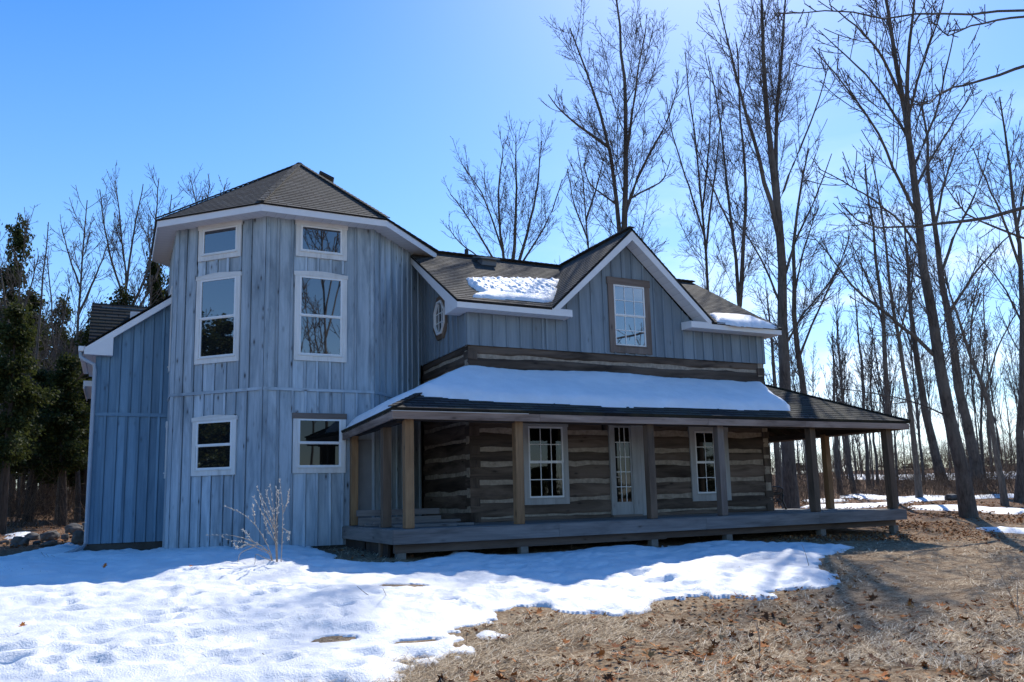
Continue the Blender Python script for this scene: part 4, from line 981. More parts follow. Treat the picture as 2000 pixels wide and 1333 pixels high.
def bare_tree(stems, rads, rs, dens=1.0, lf=1.0, up=.10, amin=24, amax=56, rmin=.0056, t0=.35, levels=4, K=12, wig=.055, sub=1.0, mainlen=None):
    """stems: list of polylines (local coords). returns trunk (V,F), crown (V,F)"""
    P = np.stack([resample(s, K) for s in stems]); P[:, 1:] += rs.randn(*P[:, 1:].shape)*.006*np.linalg.norm(P[:, -1]-P[:, 0], axis=1)[:, None, None]*.35
    s = np.linspace(0, 1, K)
    for k in range(1, len(P)):   # limbs grow out of the stems before them
        dn = np.concatenate([resample(P[j], 60) for j in range(k)]); q = dn[np.argmin(((dn-P[k, 0])**2).sum(1))]
        P[k] += (q-P[k, 0])[None]*(1-s)[:, None]
    R = np.stack([r0*(1-s)+r1*s+(r0*.35*np.exp(-s*K*2.0) if i == 0 else 0) for i, (r0, r1) in enumerate(rads)])
    tv, tf = tubes(P, R, 9)
    Len = np.linalg.norm(np.diff(P, axis=1), axis=2).sum(1); ML = mainlen or Len.max()
    vs, fs, b = [], [], 0
    cnt = np.maximum(4, (Len*2.6*dens)).astype(int)
    lev = spawn(rs, P, R, np.clip(Len*1.9, min(5.0, ML), ML)*.36, cnt, t0, .99, amin, amax, lf*1.28, up, wig*.6, 8, rmin*2.2, .62)
    S = [5, 4, 3, 3]
    for L_i in range(levels):
        p, r, ln = lev; v, f = tubes(p, r, S[L_i]); vs.append(v); fs.append(f+b); b += len(v)
        if L_i == levels-1: break
        if L_i == 0: lev = spawn(rs, p, r, ln, np.maximum(2, (ln*4.2*sub)).astype(int), .12, .98, 25, 60, .55, up*.6, wig, 6, rmin*1.3, .65)
        elif L_i == 1: lev = spawn(rs, p, r, ln, np.maximum(1, (ln*5.4*sub)).astype(int), .1, .98, 25, 60, .55, up*.5, wig*1.2, 4, rmin, .7, .5)
        else: lev = spawn(rs, p, r, ln, np.maximum(1, (ln*3.2)).astype(int), .1, .95, 25, 60, .5, 0, wig*1.2, 3, rmin, .8, .6)
    return (tv, tf), (np.concatenate(vs), np.concatenate(fs))
def put_tree(stems_px, widths, D, label, seed, group=None, bark='bark', name='bare_tree', jit=.6, base_from_ground=None, cat='tree', **kw):
    """stems traced as picture points at distance D; widths in picture px (bottom, top)"""
    rs = np.random.RandomState(seed); stems = []; rads = []; jz = {}
    if base_from_ground: b = hit_ground(*base_from_ground); D = float(b@FWD)
    for k, s in enumerate(stems_px):
        off = 0 if k == 0 else rs.uniform(-1, 1)*jit
        pts = [at(x, y, D + off*3*(i/(len(s)-1))) for i, (x, y) in enumerate(s)]
        stems.append(pts); w = [q*.82 for q in widths[k]]; rads.append((w[0]*D/FPX/2, max(w[1]*D/FPX/2, .012)))
    p0 = np.array(stems[0][0]); gz = float(ground_z(p0[0], p0[1]))
    if base_from_ground is None or p0[2] > gz-.02:
        d = np.array(stems[0][1])-p0; stems[0] = [np.array([p0[0], p0[1], gz-.1])]+([p0] if p0[2] > gz+.8 else [])+list(stems[0][1:])
    base = np.array([p0[0], p0[1], gz]); stems = [[np.array(p)-base for p in s] for s in stems]
    (tv, tf), (cv, cf) = bare_tree(stems, rads, rs, **kw)
    root = empty(name, base); tag(root, label, cat, group)
    add_obj('trunk', mesh_np('trunk', tv, tf, M[bark], True), root); add_obj('crown', mesh_np('crown', cv, cf, M['twig'], True), root)
    return root
put_tree([[(1214, 640), (1213, 447), (1205, 350), (1195, 275), (1172, 215), (1150, 160), (1128, 90), (1115, 55)], [(1216, 520), (1226, 440), (1226, 330), (1224, 240), (1222, 160), (1212, 80), (1205, 10), (1200, -50)], [(1226, 420), (1250, 340), (1290, 270), (1315, 210), (1325, 165)], [(1226, 310), (1240, 200), (1250, 120), (1262, 50)], [(1196, 280), (1140, 245), (1092, 212), (1072, 185)], [(1206, 400), (1165, 370), (1150, 360), (1140, 320)], [(1228, 385), (1265, 365), (1295, 355), (1310, 310)]],
         [(22, 3), (16, 3), (9, 2), (8, 2), (8, 2), (5, 2), (5, 2)], 36, 'tall twin stemmed bare tree rising directly behind the dormer peak', 101, dens=.75, lf=.62, up=.13, t0=.2, amax=62)
put_tree([[(998, 620), (992, 500), (962, 420), (925, 350), (905, 320)], [(998, 560), (1010, 480), (1010, 380), (1008, 262)], [(1000, 560), (1030, 480), (1050, 380), (1058, 275)], [(997, 560), (978, 450), (974, 360), (984, 280)], [(1000, 560), (1035, 500), (1080, 420), (1098, 350)], [(996, 560), (950, 480), (905, 410), (880, 380)], [(996, 560), (940, 505), (890, 470), (875, 440)]],
         [(13, 2), (10, 2), (9, 2), (8, 2), (6, 2), (6, 2), (5, 2)], 42, 'spreading vase shaped bare tree behind the ridge between tower and dormer', 102, dens=.7, lf=.6, up=.12, t0=.22)
put_tree([[(1146, 640), (1147, 470), (1148, 400), (1136, 320), (1128, 292)], [(1148, 425), (1172, 345), (1180, 305)], [(1147, 470), (1120, 400), (1108, 330)]], [(9, 2), (5, 2), (4, 2)], 44, 'small thin bare tree just left of the dormer peak', 103, dens=.85, lf=.5, t0=.25)
put_tree([[(1392, 720), (1383, 560), (1377, 450), (1365, 320), (1350, 200), (1335, 100)], [(1380, 490), (1398, 330), (1412, 200)], [(1378, 460), (1345, 360), (1310, 250), (1300, 190)], [(1376, 420), (1390, 250), (1385, 130)]], [(11, 2), (6, 2), (5, 2), (5, 2)], 42, 'slender bare tree with upswept limbs behind the right end of the roof', 104, dens=.5, lf=.5, up=.12)
put_tree([[(1460, 760), (1450, 610), (1432, 450), (1420, 330), (1400, 200), (1385, 110)], [(1452, 600), (1458, 450), (1460, 330), (1446, 190), (1440, 90)], [(1432, 450), (1380, 340), (1350, 260)]], [(15, 2), (11, 2), (5, 2)], 39, 'bare tree forking into two close stems above the right eave', 105, dens=.42, lf=.5, up=.12)
put_tree([[(1546, 1010), (1541, 880), (1535, 750), (1532, 600), (1527, 480), (1515, 380), (1502, 270), (1490, 150), (1485, 30), (1480, -70)], [(1527, 470), (1505, 380), (1478, 290), (1455, 200), (1425, 100), (1405, 10)], [(1520, 420), (1515, 300), (1514, 200), (1530, 100), (1535, 0), (1536, -60)], [(1534, 560), (1560, 470), (1600, 380), (1625, 300)], [(1532, 600), (1500, 520), (1450, 440), (1400, 400)], [(1536, 690), (1570, 620), (1620, 560), (1650, 500)], [(1520, 400), (1560, 300), (1600, 200), (1620, 120)]],
         [(34, 4), (13, 2), (12, 3), (7, 2), (6, 2), (6, 2), (6, 2)], 31, 'massive bare maple with thick grey trunk beside the right gable', 106, dens=.55, lf=.58, up=.11, t0=.24)
put_tree([[(1594, 1005), (1582, 890), (1568, 760), (1552, 660), (1548, 560), (1547, 470), (1560, 380), (1578, 290)], [(1560, 700), (1590, 620), (1640, 520), (1660, 460)], [(1549, 580), (1570, 480), (1600, 400)]], [(21, 3), (6, 2), (5, 2)], 33, 'dark bare tree with a kinked trunk right beside the massive maple', 107, dens=.7, lf=.6)
BIG = [[(1893, 1012), (1872, 890), (1850, 780), (1822, 660), (1805, 540), (1795, 470), (1786, 375), (1777, 262), (1768, 180), (1745, 90), (1727, 10), (1715, -80)], [(1778, 270), (1772, 160), (1778, 80), (1788, 0), (1792, -80)], [(1768, 190), (1730, 110), (1690, 60), (1620, 10)], [(1818, 715), (1765, 657), (1720, 616), (1666, 580), (1625, 508), (1585, 459)], [(1790, 420), (1745, 340), (1720, 260), (1660, 180), (1600, 105), (1585, 90)], [(1795, 372), (1830, 300), (1872, 230), (1905, 165)], [(1836, 822), (1792, 799), (1738, 778), (1648, 760)], [(1780, 280), (1740, 210), (1690, 140), (1640, 100), (1600, 60)], [(1800, 500), (1760, 430), (1690, 380), (1600, 330)], [(1783, 330), (1830, 220), (1850, 120), (1870, 40)], [(1774, 230), (1800, 130), (1830, 50), (1850, -30)]]
put_tree(BIG, [(33, 5), (12, 3), (8, 2), (10, 2), (8, 2), (7, 2), (4, 2), (7, 2), (6, 2), (7, 2), (7, 2)], 29, 'big leaning bare maple standing alone at the right of the porch', 108, base_from_ground=(1893, 1012), dens=.72, lf=.58, up=.08, t0=.22, bark='bark')
put_tree([[(1915, 958), (1895, 850), (1871, 774), (1858, 660), (1846, 585), (1839, 531), (1826, 450), (1812, 375), (1815, 280), (1800, 200)], [(1840, 540), (1870, 450), (1908, 380), (1935, 290)], [(1850, 620), (1900, 540), (1960, 470), (2010, 430)], [(1826, 450), (1845, 350), (1880, 260)]], [(25, 4), (8, 2), (7, 2), (7, 2)], 34, 'gnarled bare tree right behind the big leaning maple', 109, base_from_ground=(1915, 958), dens=.7, lf=.55)
put_tree([[(1963, 988), (1945, 891), (1937, 810), (1925, 755), (1893, 684), (1872, 635), (1858, 590), (1845, 530)], [(1930, 770), (1950, 680), (1990, 600)], [(1895, 690), (1900, 600), (1920, 520)]], [(15, 3), (5, 2), (5, 2)], 30, 'thin crooked bare tree bending left near the right edge', 110, base_from_ground=(1963, 988), dens=.8, lf=.6, t0=.4, bark='barkpale')
put_tree([[(1842, 944), (1822, 880), (1810, 832), (1797, 742), (1787, 690), (1780, 600), (1770, 500), (1765, 420)], [(1792, 710), (1760, 620), (1730, 560)]], [(22, 3), (5, 2)], 42, 'rough bare tree leaning left just left of the big maple', 111, dens=.8, lf=.5, base_from_ground=(1842, 944))
put_tree([[(1796, 976), (1788, 880), (1781, 819), (1770, 750), (1757, 660), (1740, 560), (1725, 450), (1710, 350), (1700, 290)], [(1757, 660), (1780, 560), (1790, 480)]], [(14, 2), (5, 2)], 38, 'slim pale bare tree right of the corner post', 112, base_from_ground=(1796, 976), dens=.8, lf=.45, t0=.4, bark='barkpale')
put_tree([[(1748, 990), (1737, 850), (1731, 742), (1722, 630), (1714, 520), (1700, 420), (1690, 320)], [(1722, 640), (1690, 540), (1660, 470)]], [(16, 3), (5, 2)], 35, 'straight bare tree directly behind the corner post', 113, dens=.8, lf=.5, t0=.4)
put_tree([[(1990, 975), (1996, 800), (2000, 650), (1992, 487), (1984, 400), (1975, 320), (1962, 250), (1952, 190)], [(1995, 520), (1960, 420), (1920, 340), (1900, 290)], [(1990, 450), (2010, 330), (2020, 230)], [(1998, 640), (1960, 560), (1910, 500)]], [(20, 3), (7, 2), (7, 2), (5, 2)], 33, 'tall bare tree at the extreme right edge of the woods', 114, dens=.9, lf=.5)
for k, (st, w, D, lab) in enumerate([([(1697, 945), (1690, 840), (1684, 740), (1678, 660), (1668, 560)], 10, 52, 'thin bare trunk seen between the two right hand posts'), ([(1668, 955), (1655, 890), (1648, 800), (1640, 700), (1632, 600)], 12, 47, 'bare trunk with a low fork seen right of the side post'), ([(1640, 950), (1632, 870), (1630, 790), (1626, 650)], 12, 47, 'bare trunk just right of the paired porch posts'), ([(1925, 945), (1918, 880), (1915, 780), (1925, 680), (1920, 560)], 7, 50, 'thin bare tree between the gnarled tree and the crooked one'), ([(1715, 950), (1707, 860), (1700, 760), (1705, 640)], 7, 60, 'very thin upright bare tree far behind the deck'), ([(1525, 980), (1518, 880), (1515, 780), (1508, 660), (1495, 560)], 18, 40, 'bare tree half hidden behind the log corner')]):
    put_tree([st], [(w, 2)], D, lab, 120+k, dens=1.0, lf=.42, t0=.35, up=.14)
# left side
put_tree([[(58, 1000), (64, 800), (70, 695), (75, 620), (87, 530), (96, 434)]], [(11, 2)], 40, 'dead spiky snag with short broken side branches over the cedars', 130, name='dead_tree', dens=1.5, lf=.14, amin=50, amax=85, up=.03, t0=.3)
put_tree([[(152, 1000), (150, 800), (153, 605), (160, 530), (163, 449), (168, 390)], [(155, 610), (178, 560), (205, 495), (212, 470)], [(158, 560), (135, 500), (120, 440)]], [(12, 2), (6, 2), (5, 2)], 38, 'tall bare tree with wide forks above the cedars left of the wing', 131, dens=1.1, lf=.5, t0=.35)
put_tree([[(250, 1000), (249, 700), (247, 560), (245, 490), (235, 420), (225, 355)], [(249, 620), (290, 540), (305, 440), (310, 350)], [(248, 600), (215, 500), (200, 420), (195, 370)], [(249, 640), (310, 540), (330, 460), (335, 380)], [(248, 560), (262, 450), (280, 360)]], [(10, 2), (7, 2), (6, 2), (6, 2), (6, 2)], 43, 'broad bushy bare tree behind the wing roof next to the tower', 132, dens=1.1, lf=.45, up=.14, t0=.3)
put_tree([[(410, 900), (405, 600), (400, 480), (390, 410), (375, 355)], [(404, 560), (420, 450), (440, 360)], [(402, 520), (400, 430), (410, 360)]], [(10, 2), (7, 2), (6, 2)], 46, 'bare treetop peeking over the left slope of the tower roof', 133, dens=1.2, lf=.4, t0=.4)
put_tree([[(18, 1000), (25, 700), (35, 580), (45, 480), (55, 430)], [(25, 700), (5, 560), (-15, 460)], [(28, 650), (60, 560), (75, 500)]], [(9, 2), (6, 2), (5, 2)], 42, 'bushy bare tree at the far left edge behind the near cedar', 134, dens=1.1, lf=.5, t0=.3)
put_tree([[(112, 1000), (108, 760), (104, 640), (98, 560), (90, 500)], [(106, 700), (125, 620), (135, 560)]], [(8, 2), (4, 2)], 44, 'thin bare tree just right of the dead snag', 135, dens=1.0, lf=.4, t0=.35)
put_tree([[(112, 1028), (118, 930), (125, 840), (128, 760), (122, 700)], [(122, 880), (100, 790), (60, 730), (20, 725)], [(126, 800), (150, 740), (175, 720)]], [(13, 3), (4, 2), (4, 2)], 33, 'pale trunked bare tree leaning in front of the dark cedars', 136, dens=.9, lf=.45, t0=.45, bark='barkpale', base_from_ground=(112, 1024))

# overhanging limbs of a tree standing outside the right of the view
pb = np.array([18.2, 9.2, 0]); pb[2] = ground_z(pb[0], pb[1])
rs = np.random.RandomState(150); Dn = 15.0
def loc_(pts, D0, D1): return [at(x, y, D0+(D1-D0)*i/(len(pts)-1))-pb for i, (x, y) in enumerate(pts)]
stems = [[np.zeros(3), np.array([.1, .1, 4.0]), np.array([.0, .3, 8.0]), np.array([.2, .5, 12.0])],
         loc_([(2700, 300), (2250, 390), (2000, 414), (1935, 428), (1880, 431), (1800, 440), (1740, 437), (1680, 415), (1640, 400)], 15, 13), loc_([(2700, 420), (2200, 395), (2000, 384), (1940, 383), (1895, 358), (1862, 330), (1838, 310)], 15, 14), loc_([(2700, -80), (2200, 70), (2000, 128), (1950, 170), (1895, 185), (1830, 190), (1780, 190)], 15, 13.5),
         loc_([(2700, -300), (2150, -80), (2000, 0), (1950, 5), (1905, -5), (1860, 30), (1830, 40)], 14.5, 13), loc_([(2700, -400), (1900, -130), (1700, -90), (1555, -10), (1540, 15), (1510, 25)], 14.5, 12.5)]
(tv, tf), (cv, cf) = bare_tree(stems, [(.25, .1), (.052, .006), (.035, .006), (.042, .006), (.03, .005), (.03, .005)], rs, dens=.9, lf=.13, up=.02, t0=.35, sub=1.3, rmin=.004, amin=25, amax=70)
root = empty('bare_tree', pb); tag(root, 'near bare tree whose limbs reach in from beyond the right edge', 'tree')
add_obj('trunk', mesh_np('trunk', tv, tf, M['bark'], True), root); add_obj('crown', mesh_np('crown', cv, cf, M['twig'], True), root)

# scattered trees of the woods (copies share meshes)
protos = []
for k in range(6):
    rs = np.random.RandomState(200+k); H = rs.uniform(11, 16)
    st = [[(0, 0, -.2), (rs.uniform(-.2, .2), 0, H*.3), (rs.uniform(-.5, .5), rs.uniform(-.3, .3), H*.6), (rs.uniform(-.8, .8), rs.uniform(-.5, .5), H)]]
    for q in range(rs.randint(1, 4)):
        a = rs.uniform(0, 6.28); z = H*rs.uniform(.3, .55); st.append([(0, 0, z), (math.cos(a)*.6, math.sin(a)*.6, z+H*.15), (math.cos(a)*1.4, math.sin(a)*1.4, z+H*.38)])
    r0 = rs.uniform(.05, .10)
    (tv, tf), (cv, cf) = bare_tree(st, [(r0, .015)]+[(r0*.5, .012)]*(len(st)-1), rs, dens=.6, lf=.45, up=.12, levels=3, rmin=.008, t0=.35, sub=.8)
    protos.append((mesh_np('trunk', tv, tf, M['bark'], True), mesh_np('crown', cv, cf, M['twig'], True)))
rs = np.random.RandomState(77)
def copy_tree(k, x, y, s, label, group, name='bare_tree'):
    z = float(ground_z(x, y)); r = empty(name, (x, y, z)); r.rotation_euler = (0, 0, rs.uniform(0, 6.28)); r.scale = (s, s, s*rs.uniform(.9, 1.15)); tag(r, label, 'tree', group)
    add_obj('trunk', protos[k][0], r); add_obj('crown', protos[k][1], r)
nfar = 0
for px in np.concatenate([rs.uniform(1500, 2060, 85), rs.uniform(880, 1500, 20)]):
    D = rs.uniform(50, 105); p = at(px, 940, D); k = rs.randint(6)
    copy_tree(k, p[0], p[1], rs.uniform(.55, .95) if px > 1480 else rs.uniform(.6, .9), 'thin bare tree in the open woods beyond the porch', 'thin bare trees in the far woods')
for px in rs.uniform(-40, 400, 60):
    D = rs.uniform(36, 75); p = at(px, 990, D); k = rs.randint(6)
    copy_tree(k, p[0], p[1], rs.uniform(.55, .9), 'bare tree in the dense woods left of the house', 'bare trees in the left woods')

# cedars
def cedar_mesh(seed, H, Rr, z0, n):
    rs = np.random.RandomState(seed)
    nb = int(H*7); zb = rs.uniform(z0, H*.99, nb); L = Rr*np.clip((1-(zb-z0)/(H-z0))**.6, .06, 1)*rs.choice([.35, .6, .8, 1.0, 1.25], nb)*rs.uniform(.7, 1.1, nb); a = rs.uniform(0, 6.28, nb)
    K = 5; t = np.linspace(0, 1, K)
    P = np.zeros((nb, K, 3)); P[:, :, 0] = np.cos(a)[:, None]*L[:, None]*t; P[:, :, 1] = np.sin(a)[:, None]*L[:, None]*t
    P[:, :, 2] = zb[:, None]+L[:, None]*(-.25*t+.35*t**2)
    bv, bf = tubes(P, np.maximum(.03*(1-t)[None]*np.ones((nb, 1)), .006), 3)
    tk = np.linspace(0, 1, 8); TP = np.zeros((1, 8, 3)); TP[0, :, 2] = tk*H-.2*(tk == 0); TP[0, :, 0] = .12*np.sin(tk*4+seed); TR = (.022*H*(1-tk)+.01)[None]
    tv, tf = tubes(TP, TR, 8)
    w = rs.randint(0, nb, n); tt = rs.uniform(.18, 1.05, n)**.8; c = np.stack([np.cos(a[w])*L[w]*tt, np.sin(a[w])*L[w]*tt, zb[w]+L[w]*(-.25*tt+.35*tt**2)], -1)
    c += rs.randn(n, 3)*np.array([.16, .16, .13])
    m = 5; c = np.repeat(c, m, 0)+rs.randn(n*m, 3)*.09; N_ = len(c)
    d = rs.randn(N_, 3)*.6+np.stack([np.cos(np.repeat(a[w], m)), np.sin(np.repeat(a[w], m)), np.full(N_, -.5)], -1); d /= np.linalg.norm(d, axis=1, keepdims=True)
    sd = np.cross(d, rs.randn(N_, 3)); sd /= np.linalg.norm(sd, axis=1, keepdims=True)+1e-9
    l = rs.uniform(.08, .2, N_)[:, None]; ww = l*rs.uniform(.22, .42, N_)[:, None]
    V = np.stack([c, c+d*l*.5+sd*ww, c+d*l, c+d*l*.5-sd*ww], 1).reshape(-1, 3); F = np.arange(N_*4).reshape(-1, 4)
    return mesh_np('trunk', tv, tf, M['barkdark'], True), mesh_np('crown', V, F, M['cedar']), mesh_np('branches', bv, bf, M['barkdark'], True)
ced = [cedar_mesh(1, 9, 1.7, 2.4, 4600), cedar_mesh(2, 9, 1.8, 2.8, 3400), cedar_mesh(3, 9, 1.35, 3.2, 1900)]
def put_cedar(k, px, py_top, D, base_py, rad, label, group=None):
    p = at(px, base_py, D); z = float(ground_z(p[0], p[1])); top = at(px, py_top, D)[2]; H = top-z
    r = empty('cedar_tree', (p[0], p[1], z)); r.rotation_euler = (0, 0, px*.37); s = H/9; r.scale = (rad, rad, s); tag(r, label, 'tree', group)
    add_obj('trunk', ced[k][0], r); add_obj('crown', ced[k][1], r); add_obj('branches', ced[k][2], r)
put_cedar(1, 5, 585, 30, 1010, .85, 'near olive green cedar cut by the left edge')
put_cedar(1, 118, 690, 34, 1010, 1.0, 'dark cedar standing left of the downspout corner')
put_cedar(2, 170, 600, 37, 1005, .9, 'loose ragged cedar beside the taller dark back roof')
put_cedar(1, 60, 720, 37, 1005, 1.1, 'low dark cedar filling the gap behind the near one')
put_cedar(0, 155, 740, 39, 1005, 1.1, 'low dark cedar close behind the downspout')
put_cedar(2, -5, 395, 44, 1000, 1.0, 'tallest cedar at the far left edge')
put_cedar(2, 225, 545, 41, 1005, 1.0, 'thin cedar showing above the low wing roof')
put_cedar(0, 285, 488, 42, 1005, .75, 'dense cedar crown above the wing rake')
put_cedar(2, 322, 515, 43, 1005, .9, 'cedar tucked against the left side of the tower')
put_cedar(1, -70, 640, 33, 1005, 1.0, 'cedar mostly hidden beyond the left edge')
put_cedar(1, 95, 800, 44, 1000, 1.2, 'low cedar deep in the left woods behind the pale trunk')
for k, px in enumerate((35, 78, 140, 180, 8, 120, 55, 100, 160, 20)):
    put_cedar((k+1) % 3, px, 560+26*(k*5 % 7), 46+2*k, 998, 1.15, 'dark cedar deep in the woods left of the house', 'cedars in the left woods')
for k, (px, D, t) in enumerate(((1790, 95, 905), (1935, 100, 895), (1970, 90, 905), (1880, 105, 900), (1560, 100, 905), (1735, 110, 905))):
    put_cedar(k % 3, px, t, D, 930, 1.3, 'small distant evergreen along the edge of the far field', 'evergreens beyond the far field')
# trees across the yard behind the viewpoint, mirrored in the glass
for k, (x, y) in enumerate(((9.2, -5.5), (10.9, -8.5), (9, -16), (12, -22), (14.5, -17), (17, -24), (21, -15), (38, -22), (-27, 15.5), (-31, 13), (-29, 19), (-25, 10), (44, -14), (6, -24))):
    copy_tree(k % 6, x, y, 1.2, 'bare tree across the yard mirrored in the window glass', 'trees mirrored in the windows')
for k, (x, y, q) in enumerate(((-23, 14, 1.0), (-26, 16.5, 1.25), (-24.5, 11.5, .9), (-30, 14.5, 1.3), (-27, 20, 1.2), (19, -26, .5), (25, -24, .5), (45, -24, .6), (3, -26, .6), (8, -22, .42), (11, -24, .36), (14, -21, .42), (17, -23, .38), (22, -20, .45), (28, -21, .42), (31, -19, .4), (34, -22, .45), (38, -20, .42), (42, -22, .45), (48, -19, .45), (36, -14, .4), (41, -10, .45))):
    z = float(ground_z(x, y)); r = empty('cedar_tree', (x, y, z)); r.scale = (1.5, 1.5, q); r.rotation_euler = (0, 0, k); tag(r, 'green cedar across the yard mirrored in the window glass', 'tree', 'trees mirrored in the windows')
    add_obj('trunk', ced[k % 2][0], r); add_obj('crown', ced[k % 2][1], r)

# ------------------------------------------------------------------ brush, grass, leaves
rs = np.random.RandomState(9)
def twigs(n, xr, Dr, hr, r, seed):
    rs = np.random.RandomState(seed); D = rs.uniform(Dr[0], Dr[1], n); px = rs.uniform(xr[0], xr[1], n)
    B = np.array([at(p, 950, d) for p, d in zip(px, D)]); B[:, 2] = ground_z(B[:, 0], B[:, 1])
    keep = vnoise(B[:, 0], B[:, 1], 4, 61)+.35 > rs.rand(n)*.8; B = B[keep]; n = len(B)
    h = rs.uniform(hr[0], hr[1], n); K = 4; P = np.zeros((n, K, 3)); P[:, 0] = B; d = rs.randn(n, 3)*.35; d[:, 2] = 1
    for k in range(1, K): d = d+rs.randn(n, 3)*.25; d[:, 2] = np.abs(d[:, 2]); dd = d/np.linalg.norm(d, axis=1, keepdims=True); P[:, k] = P[:, k-1]+dd*(h/(K-1))[:, None]
    R = r*np.linspace(1, .4, K)[None]*np.ones((n, 1)); v1, f1 = tubes(P, R, 3)
    out = spawn(rs, P, R, h, np.full(n, 3), .2, .95, 25, 70, .7, .05, .2, 3, r*.5, .7); v2, f2 = tubes(out[0], out[1], 3)
    return np.concatenate([v1, v2]), np.concatenate([f1, f2+len(v1)])
v, f = twigs(9000, (1480, 2080), (36, 58), (.4, 1.4), .008, 62)
v2, f2 = twigs(5200, (1480, 2080), (58, 112), (1.2, 4.6), .016, 63); 
tag(add_obj('undergrowth', mesh_np('undergrowth', np.concatenate([v, v2]), np.concatenate([f, f2+len(v)]), M['brush'])), 'tangled dry brown brush along the edge of the far field', 'brush', kind='stuff')
v, f = twigs(4200, (-60, 340), (33, 62), (.5, 3.2), .010, 64)
tag(add_obj('undergrowth', mesh_np('undergrowth', v, f, M['brush'])), 'dry brush under the cedars left of the house', 'brush', kind='stuff')

def frustum_pts(n, seed, ymin, ymax, pxr, bias=1.0):
    rs = np.random.RandomState(seed); out = []
    py = ymin+(ymax-ymin)*rs.uniform(0, 1, n)**bias; px = rs.uniform(pxr[0], pxr[1], n)
    d = RGT[None]*((px-1000)/FPX)[:, None]+UPV[None]*((CYPX-py)/FPX)[:, None]+FWD[None]
    t = np.full(n, 10.0)
    for _ in range(40):
        P = d*t[:, None]; z = ground_z(P[:, 0], P[:, 1]); tn = z/np.minimum(d[:, 2], -.005); t = .5*t+.5*np.clip(tn, 2, 120)
    return d*t[:, None]
spA = np.array(spoly)
def dead_grass(n, seed):
    P = frustum_pts(n, seed, 1045, 1370, (560, 2080), .8); P = P[(sdist(P[:, :2], spA) < .05)]
    rs = np.random.RandomState(seed); P = P[(np.hypot(P[:, 0], P[:, 1]) < 20) & (vnoise(P[:, 0], P[:, 1], 1.0, 72)+.6*vnoise(P[:, 0], P[:, 1], .3, 73)+.22 > rs.rand(len(P))*.8)]; n = len(P)
    P[:, 2] = ground_z(P[:, 0], P[:, 1]); a = rs.normal(.15, .9, n); l = rs.uniform(.07, .26, n); el = np.abs(rs.normal(.0, .22, n))
    d = np.stack([np.cos(a)*np.cos(el), np.sin(a)*np.cos(el), np.sin(el)], -1); sd = np.stack([-np.sin(a), np.cos(a), np.zeros(n)], -1); w = rs.uniform(.0010, .0024, n)[:, None]*(.6+np.hypot(P[:, 0], P[:, 1])[:, None]/14)
    P[:, 2] += rs.uniform(.005, .03, n)
    m = P+d*l[:, None]*.5; e = P+d*l[:, None]; e[:, 2] -= l*rs.uniform(0, .35, n)
    V = np.stack([P-sd*w, P+sd*w, m+sd*w, m-sd*w, e], 1).reshape(-1, 3); i = np.arange(n)*5
    return V, [np.stack([i, i+1, i+2, i+3], -1), np.stack([i+3, i+2, i+4], -1)]
V, F = dead_grass(210000, 71)
tag(add_obj('dead_grass', mesh_np('dead_grass', V, F, M['grass'])), 'flattened dead straw grass on the lawn right of the snow', 'grass', kind='stuff')
# maple leaf shape
LEAF = [(0, -.55), (.06, -.12), (.30, -.30), (.26, -.12), (.55, -.05), (.40, .06), (.48, .28), (.24, .20), (.16, .34), (.10, .26), (0, .60), (-.10, .26), (-.16, .34), (-.24, .20), (-.48, .28), (-.40, .06), (-.55, -.05), (-.26, -.12), (-.30, -.30), (-.06, -.12)]
def leaf_verts(rs):
    c = rs.uniform(.25, .9); tw = rs.uniform(-.5, .5); V = [(0, .02, 0)]
    for x, y in LEAF: V.append((x, y, c*(x*x*1.1+.5*y*y*rs.uniform(.3, 1.2))+tw*x*y*.7+rs.uniform(-.03, .05)))
    return np.array(V), np.array([(0, 1+k, 1+(k+1) % len(LEAF)) for k in range(len(LEAF))])
lv = []
for k in range(7):
    v, f = leaf_verts(np.random.RandomState(300+k)); lv.append(mesh_np('fallen_leaf', v, f, M['leaf']))
rs = np.random.RandomState(81); cand = frustum_pts(1500, 82, 1150, 1345, (640, 2010), .75)
dens = vnoise(cand[:, 0], cand[:, 1], 1.1, 83)+.30*((cand[:, 0]-3)/6)+.12*(cand[:, 1] < 7); ok = (sdist(cand[:, :2], spA) < -.1) & (dens > rs.uniform(-.35, .5, len(cand)))
cand = cand[ok][:283]
def put_leaf(p, s, label, group):
    q = mathutils_euler = (rs.normal(0, .35), rs.normal(0, .35), rs.uniform(0, 6.28))
    o = add_obj('fallen_leaf', lv[rs.randint(7)], None, (p[0], p[1], float(ground_z(p[0], p[1]))+.022+s*.12)); o.rotation_euler = q; o.scale = (s, s, s*rs.uniform(.6, 1.3)); tag(o, label, 'leaf', group); return o
for p in cand: put_leaf(p, rs.uniform(.065, .15), 'curled brown maple leaf lying on the straw', 'fallen maple leaves on the straw')
for px, py, lab in ((40, 1259, 'lone brown leaf on the snow near the left edge'), (372, 1131, 'lone brown leaf on the bright snow below the bush'), (203, 1130, 'dark leaf on the shaded snow edge at left')):
    p = hit_ground(px, py); o = put_leaf(p, .09, lab, None); o.location.z += .13
P = np.concatenate([frustum_pts(6500, 91, 1010, 1345, (640, 2060), .9), frustum_pts(16000, 92, 955, 1060, (1480, 2060), 1.0), frustum_pts(1600, 93, 1005, 1075, (-60, 330), 1.0)])
P = P[(sdist(P[:, :2], spA) < -.02)]; rs2 = np.random.RandomState(94)
